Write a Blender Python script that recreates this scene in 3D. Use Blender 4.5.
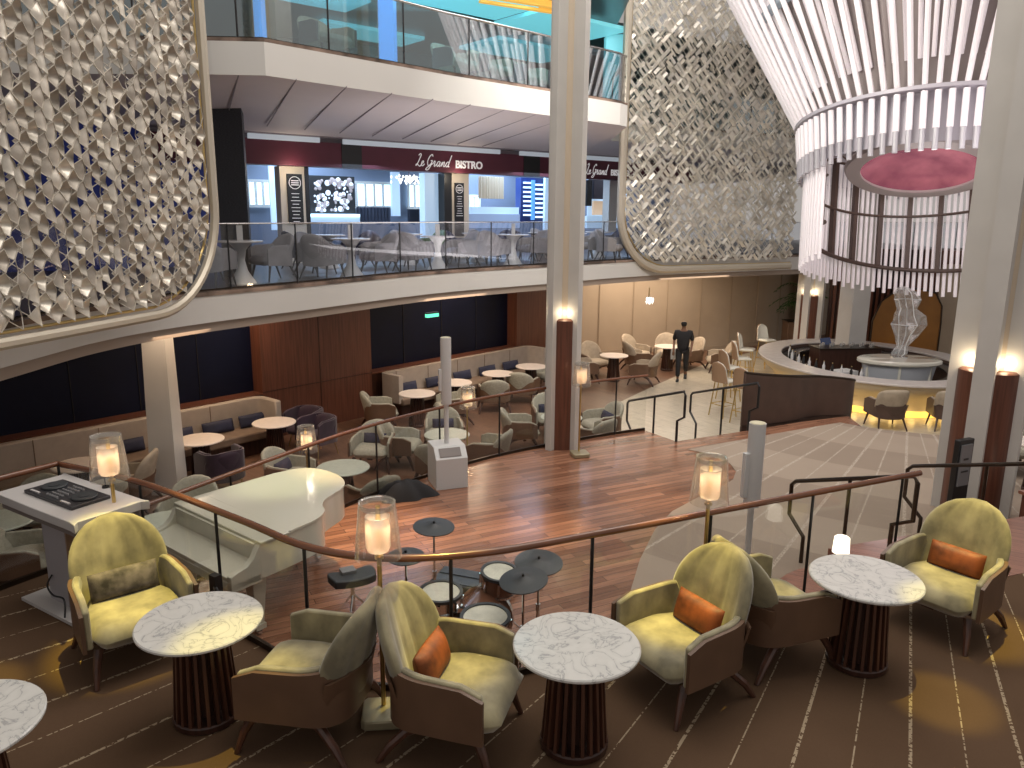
import bpy, math, random
from mathutils import Vector, Matrix
random.seed(7)
for o in list(bpy.data.objects): bpy.data.objects.remove(o)
C = bpy.context.scene.collection
PI = math.pi
# ------------------------------------------------------------ camera
F_PX = 769.0; PITCH = math.radians(12.5); ROLL = math.radians(0.5); CZ = 4.6
cam_d = bpy.data.cameras.new('camera'); cam = bpy.data.objects.new('camera', cam_d); C.objects.link(cam)
cam_d.sensor_width = 36; cam_d.lens = F_PX/1024*36; cam_d.clip_start = .05; cam_d.clip_end = 200
cam.matrix_world = Matrix.Translation((0,0,CZ)) @ Matrix.Rotation(PI/2-PITCH,4,'X') @ Matrix.Rotation(ROLL,4,'Z')
bpy.context.scene.camera = cam
# ------------------------------------------------------------ world, exposure
S = bpy.context.scene
S.view_settings.view_transform = 'Standard'; S.view_settings.look = 'None'
S.view_settings.exposure = 0.12; S.view_settings.gamma = 1; S.view_settings.use_curve_mapping = False
w = bpy.data.worlds.new('world'); S.world = w; w.use_nodes = True
w.node_tree.nodes['Background'].inputs[0].default_value = (1.0,.93,.88,1)
w.node_tree.nodes['Background'].inputs[1].default_value = 0.36
def light(kind, name, loc, energy, color=(1,1,1), size=1.0, aim=None, spot=None, blend=.4, sy=None):
    d = bpy.data.lights.new(name, kind); d.energy = energy; d.color = color
    if kind == 'AREA':
        d.size = size
        if sy: d.shape = 'RECTANGLE'; d.size_y = sy
    else: d.shadow_soft_size = size
    if kind == 'SPOT': d.spot_size = math.radians(spot); d.spot_blend = blend
    o = bpy.data.objects.new(name, d); C.objects.link(o); o.location = loc
    if aim is not None:
        o.rotation_euler = (Vector(aim)-Vector(loc)).to_track_quat('-Z','Y').to_euler()
    return o
light('AREA','atrium_ceiling_light',(1,8,12.5),680,(1,.94,.86),9,aim=(1,8,0))
light('AREA','atrium_ceiling_light',(7,15,13.5),560,(1,.92,.86),6,aim=(7,15,0))
light('AREA','lounge_soffit_light',(-5.2,13.2,2.85),70,(1,.72,.48),1.2,aim=(-5.2,13.2,0),sy=5)
light('AREA','lounge_soffit_light',(-1.2,18.2,2.85),80,(1,.74,.52),1.2,aim=(-1.2,18.2,0),sy=5)
light('AREA','lounge_soffit_light',(4.5,23.8,2.85),200,(1,.80,.60),4,aim=(4.5,23.8,0))
light('AREA','bistro_ceiling_light',(-3.2,18.6,5.75),55,(.62,.76,1),2,aim=(-3.2,18.6,0),sy=3)
light('AREA','bistro_ceiling_light',(1.0,22.3,5.75),60,(.70,.80,1),2,aim=(1.0,22.3,0),sy=3)
light('AREA','bistro_room_light',(-5.2,21.6,6.2),230,(.55,.75,1),3,aim=(-5.2,21.6,0))
light('AREA','bistro_room_light',(-.6,25.4,6.2),270,(.55,.75,1),3,aim=(-.6,25.4,0))
light('AREA','bistro_room_light',(3.6,28.4,6.2),220,(.65,.8,1),3,aim=(3.6,28.4,0))
light('AREA','added_screen_fill',(2.5,13,8.5),330,(1,.95,.88),2.5,aim=(5.5,22,5.5))  # added fill that brightens the right openwork screen, no visible fixture
light('AREA','added_soffit_fill',(-1.2,16.6,3.7),70,(1,.93,.92),2.5,aim=(-1.2,16.9,7),sy=5)  # unseen upward fill, added to lift the dark soffit
light('AREA','upper_deck_light',(-2,18,9.1),150,(.35,.85,.95),5,aim=(-2,19,0))
YEL = (1,.80,.13)
for i,(x,y,z,e,a) in enumerate([(-3.0,5.65,1.8,430,8),(-3.9,5.0,1.18,200,4.5),(-1.75,4.35,1.3,200,6.5),(-.45,4.75,1.7,300,6),(-1.75,3.9,1.18,170,3.6),
                              (1.3,5.35,1.9,430,6.5),(2.0,5.7,1.7,200,5),(3.95,6.0,1.6,330,7),(3.15,4.95,1.18,200,5)]):
    light('SPOT','ceiling_spot',(x*.9+.5,y+1.2,11),e*14,YEL,.05,aim=(x,y,z),spot=a,blend=.7)
for (x,y,a,e) in [(-1.7,9.0,15,1500),(.2,9.2,11,800),(2.0,10.4,9,500)]:
    light('SPOT','stage_spot',(x+.3,y+1.5,11),e*3.2,(1,.62,.22),.06,aim=(x,y,.65),spot=a,blend=.9)
light('SPOT','piano_spot',(-3.2,11.5,10),1500,(.95,1,.55),.06,aim=(-2.6,8.3,1.6),spot=10,blend=.8)
# ------------------------------------------------------------ pixel <-> place helpers
def ray(px,py):
    u=(px-512)/F_PX; v=(384-py)/F_PX; c,s=math.cos(ROLL),math.sin(ROLL)
    u,v=u*c-v*s,u*s+v*c
    return (u, math.cos(PITCH)+v*math.sin(PITCH), -math.sin(PITCH)+v*math.cos(PITCH))
def at(px,py,z):
    d=ray(px,py); t=(z-CZ)/d[2]; return Vector((d[0]*t,d[1]*t,z))
def onpl(px,py,a,b,off=0):
    ax,ay=a; dx,dy=b[0]-a[0],b[1]-a[1]; L=math.hypot(dx,dy); dx/=L; dy/=L
    nx,ny=-dy,dx; ax+=nx*off; ay+=ny*off
    d=ray(px,py); t=(nx*ax+ny*ay)/(nx*d[0]+ny*d[1])
    x,y,z=d[0]*t,d[1]*t,CZ+d[2]*t
    return ((x-ax)*dx+(y-ay)*dy, z)
# ------------------------------------------------------------ materials
def mat(name, col, rough=.5, metal=0, emit=None, es=0, noise=0, nscale=8, bump=0, bscale=60, coat=0, spec=None, stretch=None, col2=None, sheen=0):
    m = bpy.data.materials.new(name); m.use_nodes = True; nt = m.node_tree; N = nt.nodes; b = N['Principled BSDF']
    b.inputs['Base Color'].default_value = (*col,1); b.inputs['Roughness'].default_value = rough; b.inputs['Metallic'].default_value = metal
    if coat: b.inputs['Coat Weight'].default_value = coat; b.inputs['Coat Roughness'].default_value=.15
    if sheen: b.inputs['Sheen Weight'].default_value = sheen
    if spec is not None: b.inputs['Specular IOR Level'].default_value = spec
    if emit: b.inputs['Emission Color'].default_value = (*emit,1); b.inputs['Emission Strength'].default_value = es
    tc = N.new('ShaderNodeTexCoord'); mp = N.new('ShaderNodeMapping'); nt.links.new(tc.outputs['Object'], mp.inputs[0])
    if stretch: mp.inputs['Scale'].default_value = stretch
    if noise or col2:
        n = N.new('ShaderNodeTexNoise'); n.inputs['Scale'].default_value = nscale; n.inputs['Detail'].default_value = 5
        nt.links.new(mp.outputs[0], n.inputs[0])
        r = N.new('ShaderNodeValToRGB'); r.color_ramp.elements[0].position=.35; r.color_ramp.elements[1].position=.65
        c2 = col2 or tuple(min(1,c*(1+noise)) for c in col); c1 = col if col2 else tuple(c*(1-noise) for c in col)
        r.color_ramp.elements[0].color = (*c1,1); r.color_ramp.elements[1].color = (*c2,1)
        nt.links.new(n.outputs['Fac'], r.inputs[0]); nt.links.new(r.outputs[0], b.inputs['Base Color'])
    if bump:
        n2 = N.new('ShaderNodeTexNoise'); n2.inputs['Scale'].default_value = bscale; nt.links.new(mp.outputs[0], n2.inputs[0])
        bp = N.new('ShaderNodeBump'); bp.inputs['Strength'].default_value = bump; bp.inputs['Distance'].default_value=.01
        nt.links.new(n2.outputs['Fac'], bp.inputs['Height']); nt.links.new(bp.outputs[0], b.inputs['Normal'])
    return m
def glass(name, tint=(.9,.95,.95), gl=1.0, ior=1.45, rough=0.0, milk=0):
    m = bpy.data.materials.new(name); m.use_nodes = True; nt = m.node_tree; N = nt.nodes; N.clear()
    out = N.new('ShaderNodeOutputMaterial'); t = N.new('ShaderNodeBsdfTransparent'); t.inputs[0].default_value=(*tint,1)
    g = N.new('ShaderNodeBsdfGlossy'); g.inputs['Roughness'].default_value = rough; g.inputs[0].default_value=(1,1,1,1)
    f = N.new('ShaderNodeFresnel'); ge=N.new('ShaderNodeNewGeometry'); mr=N.new('ShaderNodeMapRange'); mr.inputs['To Min'].default_value=ior; mr.inputs['To Max'].default_value=1/ior; nt.links.new(ge.outputs['Backfacing'],mr.inputs['Value']); nt.links.new(mr.outputs['Result'],f.inputs['IOR'])
    mx = N.new('ShaderNodeMixShader'); ml = N.new('ShaderNodeMath'); ml.operation='MULTIPLY'; ml.inputs[1].default_value = gl; ml.use_clamp=True
    nt.links.new(f.outputs[0], ml.inputs[0]); nt.links.new(ml.outputs[0], mx.inputs[0])
    nt.links.new(t.outputs[0], mx.inputs[1]); nt.links.new(g.outputs[0], mx.inputs[2])
    last = mx
    if milk:
        d = N.new('ShaderNodeBsdfDiffuse'); d.inputs[0].default_value=(.9,.9,.88,1)
        m2 = N.new('ShaderNodeMixShader'); m2.inputs[0].default_value = milk
        nt.links.new(mx.outputs[0], m2.inputs[1]); nt.links.new(d.outputs[0], m2.inputs[2]); last = m2
    nt.links.new(last.outputs[0], out.inputs[0]); return m
def marble(name, base, vein, scale=3):
    m = mat(name, base, .22, coat=.2); nt=m.node_tree; N=nt.nodes; b=N['Principled BSDF']
    tc=N.new('ShaderNodeTexCoord'); n=N.new('ShaderNodeTexNoise'); n.inputs['Scale'].default_value=scale; n.inputs['Detail'].default_value=8; n.inputs['Distortion'].default_value=1.6
    nt.links.new(tc.outputs['Object'], n.inputs[0]); s=N.new('ShaderNodeMath'); s.operation='SUBTRACT'; s.inputs[1].default_value=.5
    a=N.new('ShaderNodeMath'); a.operation='ABSOLUTE'; nt.links.new(n.outputs['Fac'],s.inputs[0]); nt.links.new(s.outputs[0],a.inputs[0])
    r=N.new('ShaderNodeValToRGB'); r.color_ramp.elements[0].position=0; r.color_ramp.elements[1].position=.016
    r.color_ramp.elements[0].color=(*vein,1); r.color_ramp.elements[1].color=(*base,1)
    e=r.color_ramp.elements.new(.12); e.color=(*[min(1,c*1.08) for c in base],1)
    nt.links.new(a.outputs[0], r.inputs[0]); nt.links.new(r.outputs[0], b.inputs['Base Color']); return m
def planks(name, c1, c2, rot, rough=.3, width=.09, length=1.2, coat=.3):
    m = mat(name, c1, rough, coat=coat); nt=m.node_tree; N=nt.nodes; b=N['Principled BSDF']
    tc=N.new('ShaderNodeTexCoord'); mp=N.new('ShaderNodeMapping'); mp.inputs['Rotation'].default_value=(0,0,rot); nt.links.new(tc.outputs['Object'],mp.inputs[0])
    br=N.new('ShaderNodeTexBrick'); br.inputs['Scale'].default_value=1; br.inputs['Brick Width'].default_value=length; br.inputs['Row Height'].default_value=width
    br.inputs['Mortar Size'].default_value=.003; br.inputs['Bias'].default_value=0
    br.inputs['Color1'].default_value=(*c1,1); br.inputs['Color2'].default_value=(*c2,1); br.inputs['Mortar'].default_value=(*[c*.35 for c in c1],1)
    nt.links.new(mp.outputs[0],br.inputs[0])
    mp2=N.new('ShaderNodeMapping'); mp2.inputs['Scale'].default_value=(1.2,26,1); nt.links.new(mp.outputs[0],mp2.inputs[0])
    n=N.new('ShaderNodeTexNoise'); n.inputs['Scale'].default_value=2.2; n.inputs['Detail'].default_value=5; nt.links.new(mp2.outputs[0],n.inputs[0])
    mx=N.new('ShaderNodeMix'); mx.data_type='RGBA'; mx.blend_type='MULTIPLY'; mx.inputs['Factor'].default_value=.55
    nt.links.new(br.outputs['Color'],mx.inputs['A']); 
    r=N.new('ShaderNodeValToRGB'); r.color_ramp.elements[0].color=(.45,.4,.38,1); r.color_ramp.elements[1].color=(1.3,1.25,1.2,1); r.color_ramp.elements[0].position=.3; r.color_ramp.elements[1].position=.7
    nt.links.new(n.outputs['Fac'],r.inputs[0]); nt.links.new(r.outputs[0],mx.inputs['B'])
    nt.links.new(mx.outputs['Result'],b.inputs['Base Color']); return m
def radial_carpet(name, base, alt, line, cx, cy, step, lw, ring=None, lw2=None):
    # woven carpet whose pale lines all point at the middle of the hall
    m = mat(name, base, .95, spec=.15); nt=m.node_tree; N=nt.nodes; b=N['Principled BSDF']; L=nt.links
    def M(op,a=None,bb=None,clamp=False):
        n=N.new('ShaderNodeMath'); n.operation=op; n.use_clamp=clamp
        for i,v in enumerate((a,bb)):
            if v is None: continue
            if isinstance(v,(int,float)): n.inputs[i].default_value=v
            else: L.new(v,n.inputs[i])
        return n.outputs[0]
    tc=N.new('ShaderNodeTexCoord'); sp=N.new('ShaderNodeSeparateXYZ'); L.new(tc.outputs['Object'],sp.inputs[0])
    x=M('SUBTRACT',sp.outputs[0],cx); y=M('SUBTRACT',sp.outputs[1],cy)
    th=M('ARCTAN2',y,x); r=M('SQRT',M('ADD',M('MULTIPLY',x,x),M('MULTIPLY',y,y)))
    q=M('DIVIDE',th,step); fl=M('FLOOR',q); fr=M('SUBTRACT',q,fl)
    d=M('MULTIPLY',M('MULTIPLY',M('ABSOLUTE',M('SUBTRACT',fr,.5)),step),r)
    odd=M('MODULO',M('ABSOLUTE',fl),2.0)
    wid=M('ADD',lw,M('MULTIPLY',odd,(lw2 or lw)-lw))
    ln=M('LESS_THAN',d,wid)
    nz=N.new('ShaderNodeTexNoise'); nz.inputs['Scale'].default_value=38; nz.inputs['Detail'].default_value=3; L.new(tc.outputs['Object'],nz.inputs[0])
    ln=M('MULTIPLY',ln,M('GREATER_THAN',nz.outputs['Fac'],.46))
    nb=N.new('ShaderNodeTexNoise'); nb.inputs['Scale'].default_value=1.5; L.new(tc.outputs['Object'],nb.inputs[0])
    fine=N.new('ShaderNodeTexNoise'); fine.inputs['Scale'].default_value=120; L.new(tc.outputs['Object'],fine.inputs[0])
    k=M('ADD',M('MULTIPLY',nb.outputs['Fac'],.6),M('MULTIPLY',fine.outputs['Fac'],.5))
    if ring:
        rr=M('FLOOR',M('DIVIDE',r,ring)); k=M('ADD',M('MULTIPLY',M('MODULO',rr,2.0),.5),M('MULTIPLY',k,.5))
    mx=N.new('ShaderNodeMix'); mx.data_type='RGBA'; L.new(k,mx.inputs['Factor']); mx.inputs['A'].default_value=(*base,1); mx.inputs['B'].default_value=(*alt,1)
    m2=N.new('ShaderNodeMix'); m2.data_type='RGBA'; L.new(ln,m2.inputs['Factor']); L.new(mx.outputs['Result'],m2.inputs['A']); m2.inputs['B'].default_value=(*line,1)
    L.new(m2.outputs['Result'],b.inputs['Base Color']); return m
M = dict(
 white=mat('white_paint',(.60,.58,.55),.5,noise=.03,nscale=2), white2=mat('white_lacquer',(.66,.64,.56),.12,coat=.6), slab=mat('fascia_paint',(.66,.64,.61),.6,noise=.02,nscale=.8),
 tanband=mat('tan_soffit_paint',(.36,.29,.24),.6), soffit=mat('soffit_panel',(.70,.63,.64),.6,noise=.02,nscale=1), soffit2=mat('soffit_dark',(.30,.26,.28),.6),
 gold=mat('brushed_gold',(.62,.46,.20),.28,.95), champ=mat('champagne_metal',(.44,.395,.34),.5,.4,noise=.25,nscale=4), champ2=mat('champagne_light',(.66,.61,.53),.34,.4,noise=.2,nscale=2.3),
 champ3=mat('champagne_bright',(.80,.76,.68),.32,.55,noise=.15,nscale=2.3),
 frame=mat('frame_metal',(.56,.50,.41),.4,.45), marble=marble('white_marble',(.60,.59,.56),(.36,.36,.36),4.5), top=mat('pale_table_top',(.80,.70,.62),.3,noise=.04,nscale=12),
 topg=mat('green_light_tinted_top',(.56,.60,.52),.3,noise=.06,nscale=9),  # green light falling on the lounge tables is put into this top colour
 velvet=mat('olive_velvet',(.285,.25,.15),.75,noise=.42,nscale=4.5,sheen=.4,stretch=(1,1,.8)), fabric=mat('cream_fabric',(.38,.36,.29),.85,noise=.1,nscale=24), beige=mat('beige_velvet',(.40,.33,.25),.75,noise=.15,nscale=5),
 leather=mat('brown_leather',(.135,.075,.045),.42,noise=.12,nscale=3), dleather=mat('dark_brown_leather',(.085,.05,.038),.45,noise=.1,nscale=4),
 wood=mat('walnut_wood',(.075,.030,.018),.35,noise=.3,nscale=3,stretch=(9,9,.7),coat=.2), dwood=mat('dark_wood',(.045,.018,.012),.35,noise=.3,nscale=3,stretch=(9,9,.7)),
 rwood=mat('red_wood_veneer',(.135,.050,.030),.38,noise=.22,nscale=2.5,stretch=(11,11,.5)), capwood=mat('rail_cap_wood',(.16,.058,.026),.25,coat=.4,noise=.12,nscale=3),
 orange=mat('orange_velvet',(.22,.055,.012),.6,noise=.5,nscale=7), navy=mat('navy_velvet',(.022,.026,.06),.7,noise=.2,nscale=6), dgrey=mat('charcoal_fur',(.10,.085,.085),.9,noise=.7,nscale=9),
 purple=mat('purple_velvet',(.030,.011,.027),.7,noise=.25,nscale=5,sheen=.3), grey=mat('grey_velvet',(.24,.225,.225),.8,noise=.1,nscale=5), dgreyf=mat('grey_backing',(.15,.145,.16),.8),
 black=mat('black_metal',(.012,.012,.013),.4), blackr=mat('black_rubber',(.035,.04,.045),.5), bronze=mat('dark_bronze',(.05,.035,.025),.3,.7), chrome=mat('chrome',(.65,.65,.65),.15,1), brown=mat('brown_metal_slat',(.075,.045,.035),.5),
 navyw=mat('navy_wall_panel',(.004,.006,.020),.45,noise=.2,nscale=1,spec=.2), cream=mat('cream_wall',(.40,.32,.24),.6,noise=.03,nscale=2), cream2=mat('cream_wall_stripe',(.36,.285,.21),.6), banq=mat('banquette_leather',(.42,.36,.31),.55,noise=.05,nscale=6), banqs=mat('banquette_seat',(.21,.15,.11),.6,noise=.1,nscale=6),
 maroon=mat('maroon_sign',(.11,.018,.035),.5,noise=.06,nscale=2), letters=mat('sign_letters',(.75,.72,.72),.5,emit=(1,.95,.95),es=.25), brick=mat('slate_brick',(.035,.036,.045),.6,noise=.4,nscale=30,stretch=(1,1,4)),
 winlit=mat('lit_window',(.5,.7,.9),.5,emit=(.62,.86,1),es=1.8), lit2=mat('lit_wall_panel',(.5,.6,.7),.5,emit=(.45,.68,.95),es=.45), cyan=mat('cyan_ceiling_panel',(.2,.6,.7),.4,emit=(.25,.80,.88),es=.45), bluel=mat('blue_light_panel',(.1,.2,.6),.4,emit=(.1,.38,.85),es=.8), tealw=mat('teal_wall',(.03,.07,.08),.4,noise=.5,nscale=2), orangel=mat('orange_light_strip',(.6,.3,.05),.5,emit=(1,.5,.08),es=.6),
 glow=mat('warm_glow',(.85,.8,.68),.5,emit=(1,.90,.72),es=1.5), glowy=mat('yellow_underglow',(.9,.6,.1),.5,emit=(1,.62,.12),es=1.1), glowc=mat('column_uplight',(.9,.85,.7),.5,emit=(1,.84,.6),es=4),
 lampin=glass('lamp_inner_shade',(.95,.85,.78),.8,1.4,.2,.40),
 frost=mat('frosted_shade',(.8,.74,.68),.6,emit=(1,.80,.62),es=.55), rod=mat('white_acrylic_rod',(.80,.74,.76),.35,emit=(1,.93,.95),es=.10), rodin=mat('grey_acrylic_rod',(.42,.40,.43),.3), cone=mat('brown_grey_cone',(.24,.20,.19),.6), bandm=mat('lilac_band',(.42,.39,.43),.4),
 mag=mat('magenta_dome',(.36,.14,.15),.2,.5,emit=(.55,.06,.28),es=.11,noise=.4,nscale=1.2), magc=mat('dome_rim',(.30,.26,.25),.5),
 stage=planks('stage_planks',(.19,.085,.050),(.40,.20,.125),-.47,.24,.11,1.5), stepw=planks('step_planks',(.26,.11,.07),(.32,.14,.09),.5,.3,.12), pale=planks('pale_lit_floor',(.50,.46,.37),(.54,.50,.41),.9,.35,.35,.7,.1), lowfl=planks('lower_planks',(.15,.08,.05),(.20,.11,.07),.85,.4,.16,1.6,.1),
 tcarpet=radial_carpet('terrace_carpet',(.080,.046,.026),(.125,.075,.045),(.36,.28,.19),9,17,math.radians(1.32),.005,None,.011),
 dcarpet=radial_carpet('hall_carpet',(.27,.21,.165),(.39,.315,.25),(.47,.40,.33),9,17,math.radians(3.6),.012,1.25,.022),
 glassr=glass('rail_glass',(.955,.965,.96),1.0), glassu=glass('upper_rail_glass',(.72,.88,.92),6.5), glassl=glass('lamp_glass',(.97,.95,.92),1.4,1.5,0,.07), crystal=glass('crystal',(.82,.82,.82),2.4,1.6,.05,.12),
 piano=mat('ivory_piano_lacquer',(.62,.60,.49),.10,coat=.7), key=mat('piano_keys',(.7,.7,.66),.3), drumhead=mat('drum_head',(.62,.60,.50),.5,noise=.12,nscale=7), drumsh=mat('drum_shell',(.16,.07,.04),.25,coat=.5),
 paw=mat('white_plastic',(.62,.62,.62),.45), djw=mat('dj_white_top',(.56,.54,.53),.35), djg=mat('dj_grey_panel',(.18,.15,.14),.4), leaf=mat('palm_leaf',(.04,.12,.03),.5), skin=mat('skin',(.20,.10,.06),.6), cloth=mat('black_clothing',(.014,.013,.015),.8), hair=mat('black_hair',(.01,.008,.007),.7), amber=mat('amber_panel',(.28,.12,.02),.35,noise=.12,nscale=2), green=mat('green_exit_lamp',(.1,.6,.4),.5,emit=(.15,.9,.55),es=1.2), barw=mat('bar_top_marble',(.60,.55,.52),.25,noise=.05,nscale=6), barf=mat('bar_front_cream',(.60,.50,.34),.5), plaster=mat('cream_plaster',(.60,.50,.38),.6), bluew=mat('blue_glow_room',(.03,.05,.2),.6,emit=(.03,.04,.25),es=.10), stone=mat('brown_stone_trim',(.20,.14,.11),.2,noise=.6,nscale=2.2))
# ------------------------------------------------------------ mesh building
class MB:
    def __init__(s): s.v=[]; s.f=[]
    def add(s, vs, fs, T=None):
        o=len(s.v)
        for p in vs:
            p=Vector(p); s.v.append(tuple(T@p) if T is not None else tuple(p))
        s.f+= [tuple(i+o for i in f) for f in fs]; return s
    def box(s,x0,x1,y0,y1,z0,z1,T=None):
        v=[(x,y,z) for z in (z0,z1) for y in (y0,y1) for x in (x0,x1)]
        return s.add(v,[(0,2,3,1),(4,5,7,6),(0,1,5,4),(2,6,7,3),(0,4,6,2),(1,3,7,5)],T)
    def prism(s,pts,z0,z1,T=None):
        n=len(pts)
        a=sum(pts[i][0]*pts[(i+1)%n][1]-pts[(i+1)%n][0]*pts[i][1] for i in range(n))
        if a<0: pts=pts[::-1]
        v=[(x,y,z0) for x,y in pts]+[(x,y,z1) for x,y in pts]
        return s.add(v,[tuple(range(n))[::-1],tuple(range(n,2*n))]+[(i,(i+1)%n,n+(i+1)%n,n+i) for i in range(n)],T)
    def lathe(s,prof,n=32,T=None,a0=0,a1=None):
        full=a1 is None; a1=a1 if a1 is not None else a0+2*PI; m=n if full else n+1; v=[];f=[]
        for r,z in prof:
            for k in range(m):
                a=a0+(a1-a0)*k/n; v.append((r*math.cos(a),r*math.sin(a),z))
        for i in range(len(prof)-1):
            for k in range(n):
                k2=(k+1)%m; f.append((i*m+k,i*m+k2,(i+1)*m+k2,(i+1)*m+k))
        return s.add(v,f,T)
    def disc(s,r,z0,z1,n=40,T=None,b=0.0):
        if b: return s.lathe([(0,z0),(r-b,z0),(r,z0+b),(r,z1-b),(r-b,z1),(0,z1)],n,T)
        return s.lathe([(0,z0),(r,z0),(r,z1),(0,z1)],n,T)
    def tube(s,path,r,n=8,T=None,cap=True,flat=1.0):
        P=[Vector(p) for p in path]; R=r if isinstance(r,(list,tuple)) else [r]*len(P); v=[];f=[]; up=Vector((0,0,1)); prev=None
        for i,p in enumerate(P):
            t=(P[min(i+1,len(P)-1)]-P[max(i-1,0)]).normalized()
            if prev is None:
                ref=up if abs(t.z)<.9 else Vector((1,0,0)); a=t.cross(ref).normalized()
            else: a=(prev-t*prev.dot(t)).normalized()
            prev=a; b=t.cross(a)
            for k in range(n):
                an=2*PI*(k+.5)/n; q=p+(a*math.cos(an)+b*math.sin(an)*flat)*R[i]; v.append(tuple(q))
        for i in range(len(P)-1):
            for k in range(n): f.append((i*n+k,i*n+(k+1)%n,(i+1)*n+(k+1)%n,(i+1)*n+k))
        if cap: f.append(tuple(range(n))[::-1]); f.append(tuple((len(P)-1)*n+k for k in range(n)))
        return s.add(v,f,T)
    def wall(s,path,z0,z1,th,T=None,zt=None):
        # a vertical ribbon of thickness th following a plan path
        P=[Vector((p[0],p[1])) for p in path]; n=len(P); o=[]
        for i in range(n):
            t=(P[min(i+1,n-1)]-P[max(i-1,0)]).normalized(); o.append(Vector((-t.y,t.x))*th)
        v=[];f=[]
        for i in range(n):
            zz0=z0(i/(n-1)) if callable(z0) else z0; zz1=z1(i/(n-1)) if callable(z1) else z1
            q=P[i]+o[i]; v+=[(P[i].x,P[i].y,zz0),(P[i].x,P[i].y,zz1),(q.x,q.y,zz1),(q.x,q.y,zz0)]
        for i in range(n-1):
            for k in range(4): f.append((i*4+k,i*4+(k+1)%4,(i+1)*4+(k+1)%4,(i+1)*4+k))
        f.append((3,2,1,0)); e=(n-1)*4; f.append((e,e+1,e+2,e+3)); return s.add(v,f,T)
    def pad(s,fn,nu,nv,th,T=None):
        # closed cushion: fn(u,v) gives centre surface and normal, th(u,v) half thickness
        v=[];f=[];m=nu+1
        for sd in (1,-1):
            for j in range(nv+1):
                for i in range(nu+1):
                    u=-1+2*i/nu; w_=j/nv; p,n=fn(u,w_); v.append(tuple(Vector(p)+Vector(n)*th(u,w_)*sd))
        o=m*(nv+1)
        for j in range(nv):
            for i in range(nu):
                a=j*m+i; f.append((a,a+1,a+m+1,a+m)); f.append((o+a,o+a+m,o+a+m+1,o+a+1))
        ring=[i for i in range(m)]+[j*m+nu for j in range(1,nv+1)]+[nv*m+i for i in range(nu-1,-1,-1)]+[j*m for j in range(nv-1,0,-1)]
        for k in range(len(ring)):
            a,b=ring[k],ring[(k+1)%len(ring)]; f.append((a,o+a,o+b,b))
        return s.add(v,f,T)
def T3(x=0,y=0,z=0,rz=0,rx=0,ry=0):
    return Matrix.Translation((x,y,z))@Matrix.Rotation(rz,4,'Z')@Matrix.Rotation(ry,4,'Y')@Matrix.Rotation(rx,4,'X')
def obj(name, mb, m, parent=None, smooth=40, bevel=0, loc=None, kind=None):
    me=bpy.data.meshes.new(name); me.from_pydata(mb.v,[],mb.f); me.validate(); me.materials.append(M[m] if isinstance(m,str) else m)
    import bmesh
    bm=bmesh.new(); bm.from_mesh(me); bmesh.ops.remove_doubles(bm,verts=bm.verts,dist=1e-5); bmesh.ops.recalc_face_normals(bm,faces=bm.faces); bm.to_mesh(me); bm.free()
    if smooth:
        me.polygons.foreach_set('use_smooth',[True]*len(me.polygons)); me.set_sharp_from_angle(angle=math.radians(smooth))
    o=bpy.data.objects.new(name,me); C.objects.link(o)
    if parent is not None: o.parent=parent
    if loc is not None: o.location=loc
    if bevel:
        b=o.modifiers.new('bevel','BEVEL'); b.width=bevel; b.segments=2; b.limit_method='ANGLE'; b.angle_limit=math.radians(50)
    if kind: o['kind']=kind
    return o
def struct(name, mb, m, parent=None, smooth=40, bevel=0):
    return obj(name,mb,m,parent,smooth,bevel,kind='structure')
def tag(o,label,cat,group=None):
    o['label']=label; o['category']=cat
    if group: o['group']=group
    return o
def thing(name,label,cat,loc=(0,0,0),rz=0,group=None):
    o=bpy.data.objects.new(name,None); C.objects.link(o); o.location=loc; o.rotation_euler=(0,0,rz); o.empty_display_size=.2
    return tag(o,label,cat,group)
KIDS={}
def copy_tree(o,parent=None):
    c=o.copy(); C.objects.link(c); c.parent=parent
    for ch in o.children: copy_tree(ch,c)
    return c
def ALL(): return list(bpy.data.objects)
def dup(root,loc,rz,label,group=None):
    c=copy_tree(root); c.location=loc; c.rotation_euler=(0,0,rz); c['label']=label
    if group: c['group']=group
    elif 'group' in c: del c['group']
    return c
def smoothpath(pts,n=8):
    P=[Vector(p) for p in pts]; out=[]
    for i in range(len(P)-1):
        p0=P[max(i-1,0)];p1=P[i];p2=P[i+1];p3=P[min(i+2,len(P)-1)]
        for k in range(n):
            t=k/n; out.append(.5*((2*p1)+(p2-p0)*t+(2*p0-5*p1+4*p2-p3)*t*t+(3*p1-p0-3*p2+p3)*t**3))
    out.append(P[-1]); return out
def resample(pts,step):
    P=[Vector(p) for p in pts]; out=[P[0]]; acc=0
    for i in range(len(P)-1):
        d=(P[i+1]-P[i]).length; 
        if d==0: continue
        t=step-acc
        while t<=d: out.append(P[i]+(P[i+1]-P[i])*(t/d)); t+=step
        acc=(acc+d)%step
    return out
# ------------------------------------------------------------ levels
ZF,ZD,ZT,ZB,ZU = 0.0,.65,1.18,3.35,7.0
RAILT=[(-7.2,2.2),(-5.6,4.85),(-4.61,6.58),(-4.34,7.0),(-3.32,6.51),(-2.13,5.67),(-1.5,5.2),(-.92,5.01),(-.22,5.1),(.68,5.47),(2.1,6.13),(3.88,6.95)]
railT=[Vector(p) for p in RAILT[:4]]+[Vector((q.x,q.y)) for q in smoothpath([(x,y,0) for x,y in RAILT[3:]],8)[1:]]
RAILD=[(-3.75,7.15),(-3.37,7.89),(-2.94,8.7),(-2.2,10.0),(-1.3,11.15),(-.19,12.24),(1.38,13.3),(2.5,13.9)]
railD=[Vector((q.x,q.y)) for q in smoothpath([(x,y,0) for x,y in RAILD],8)]
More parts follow.
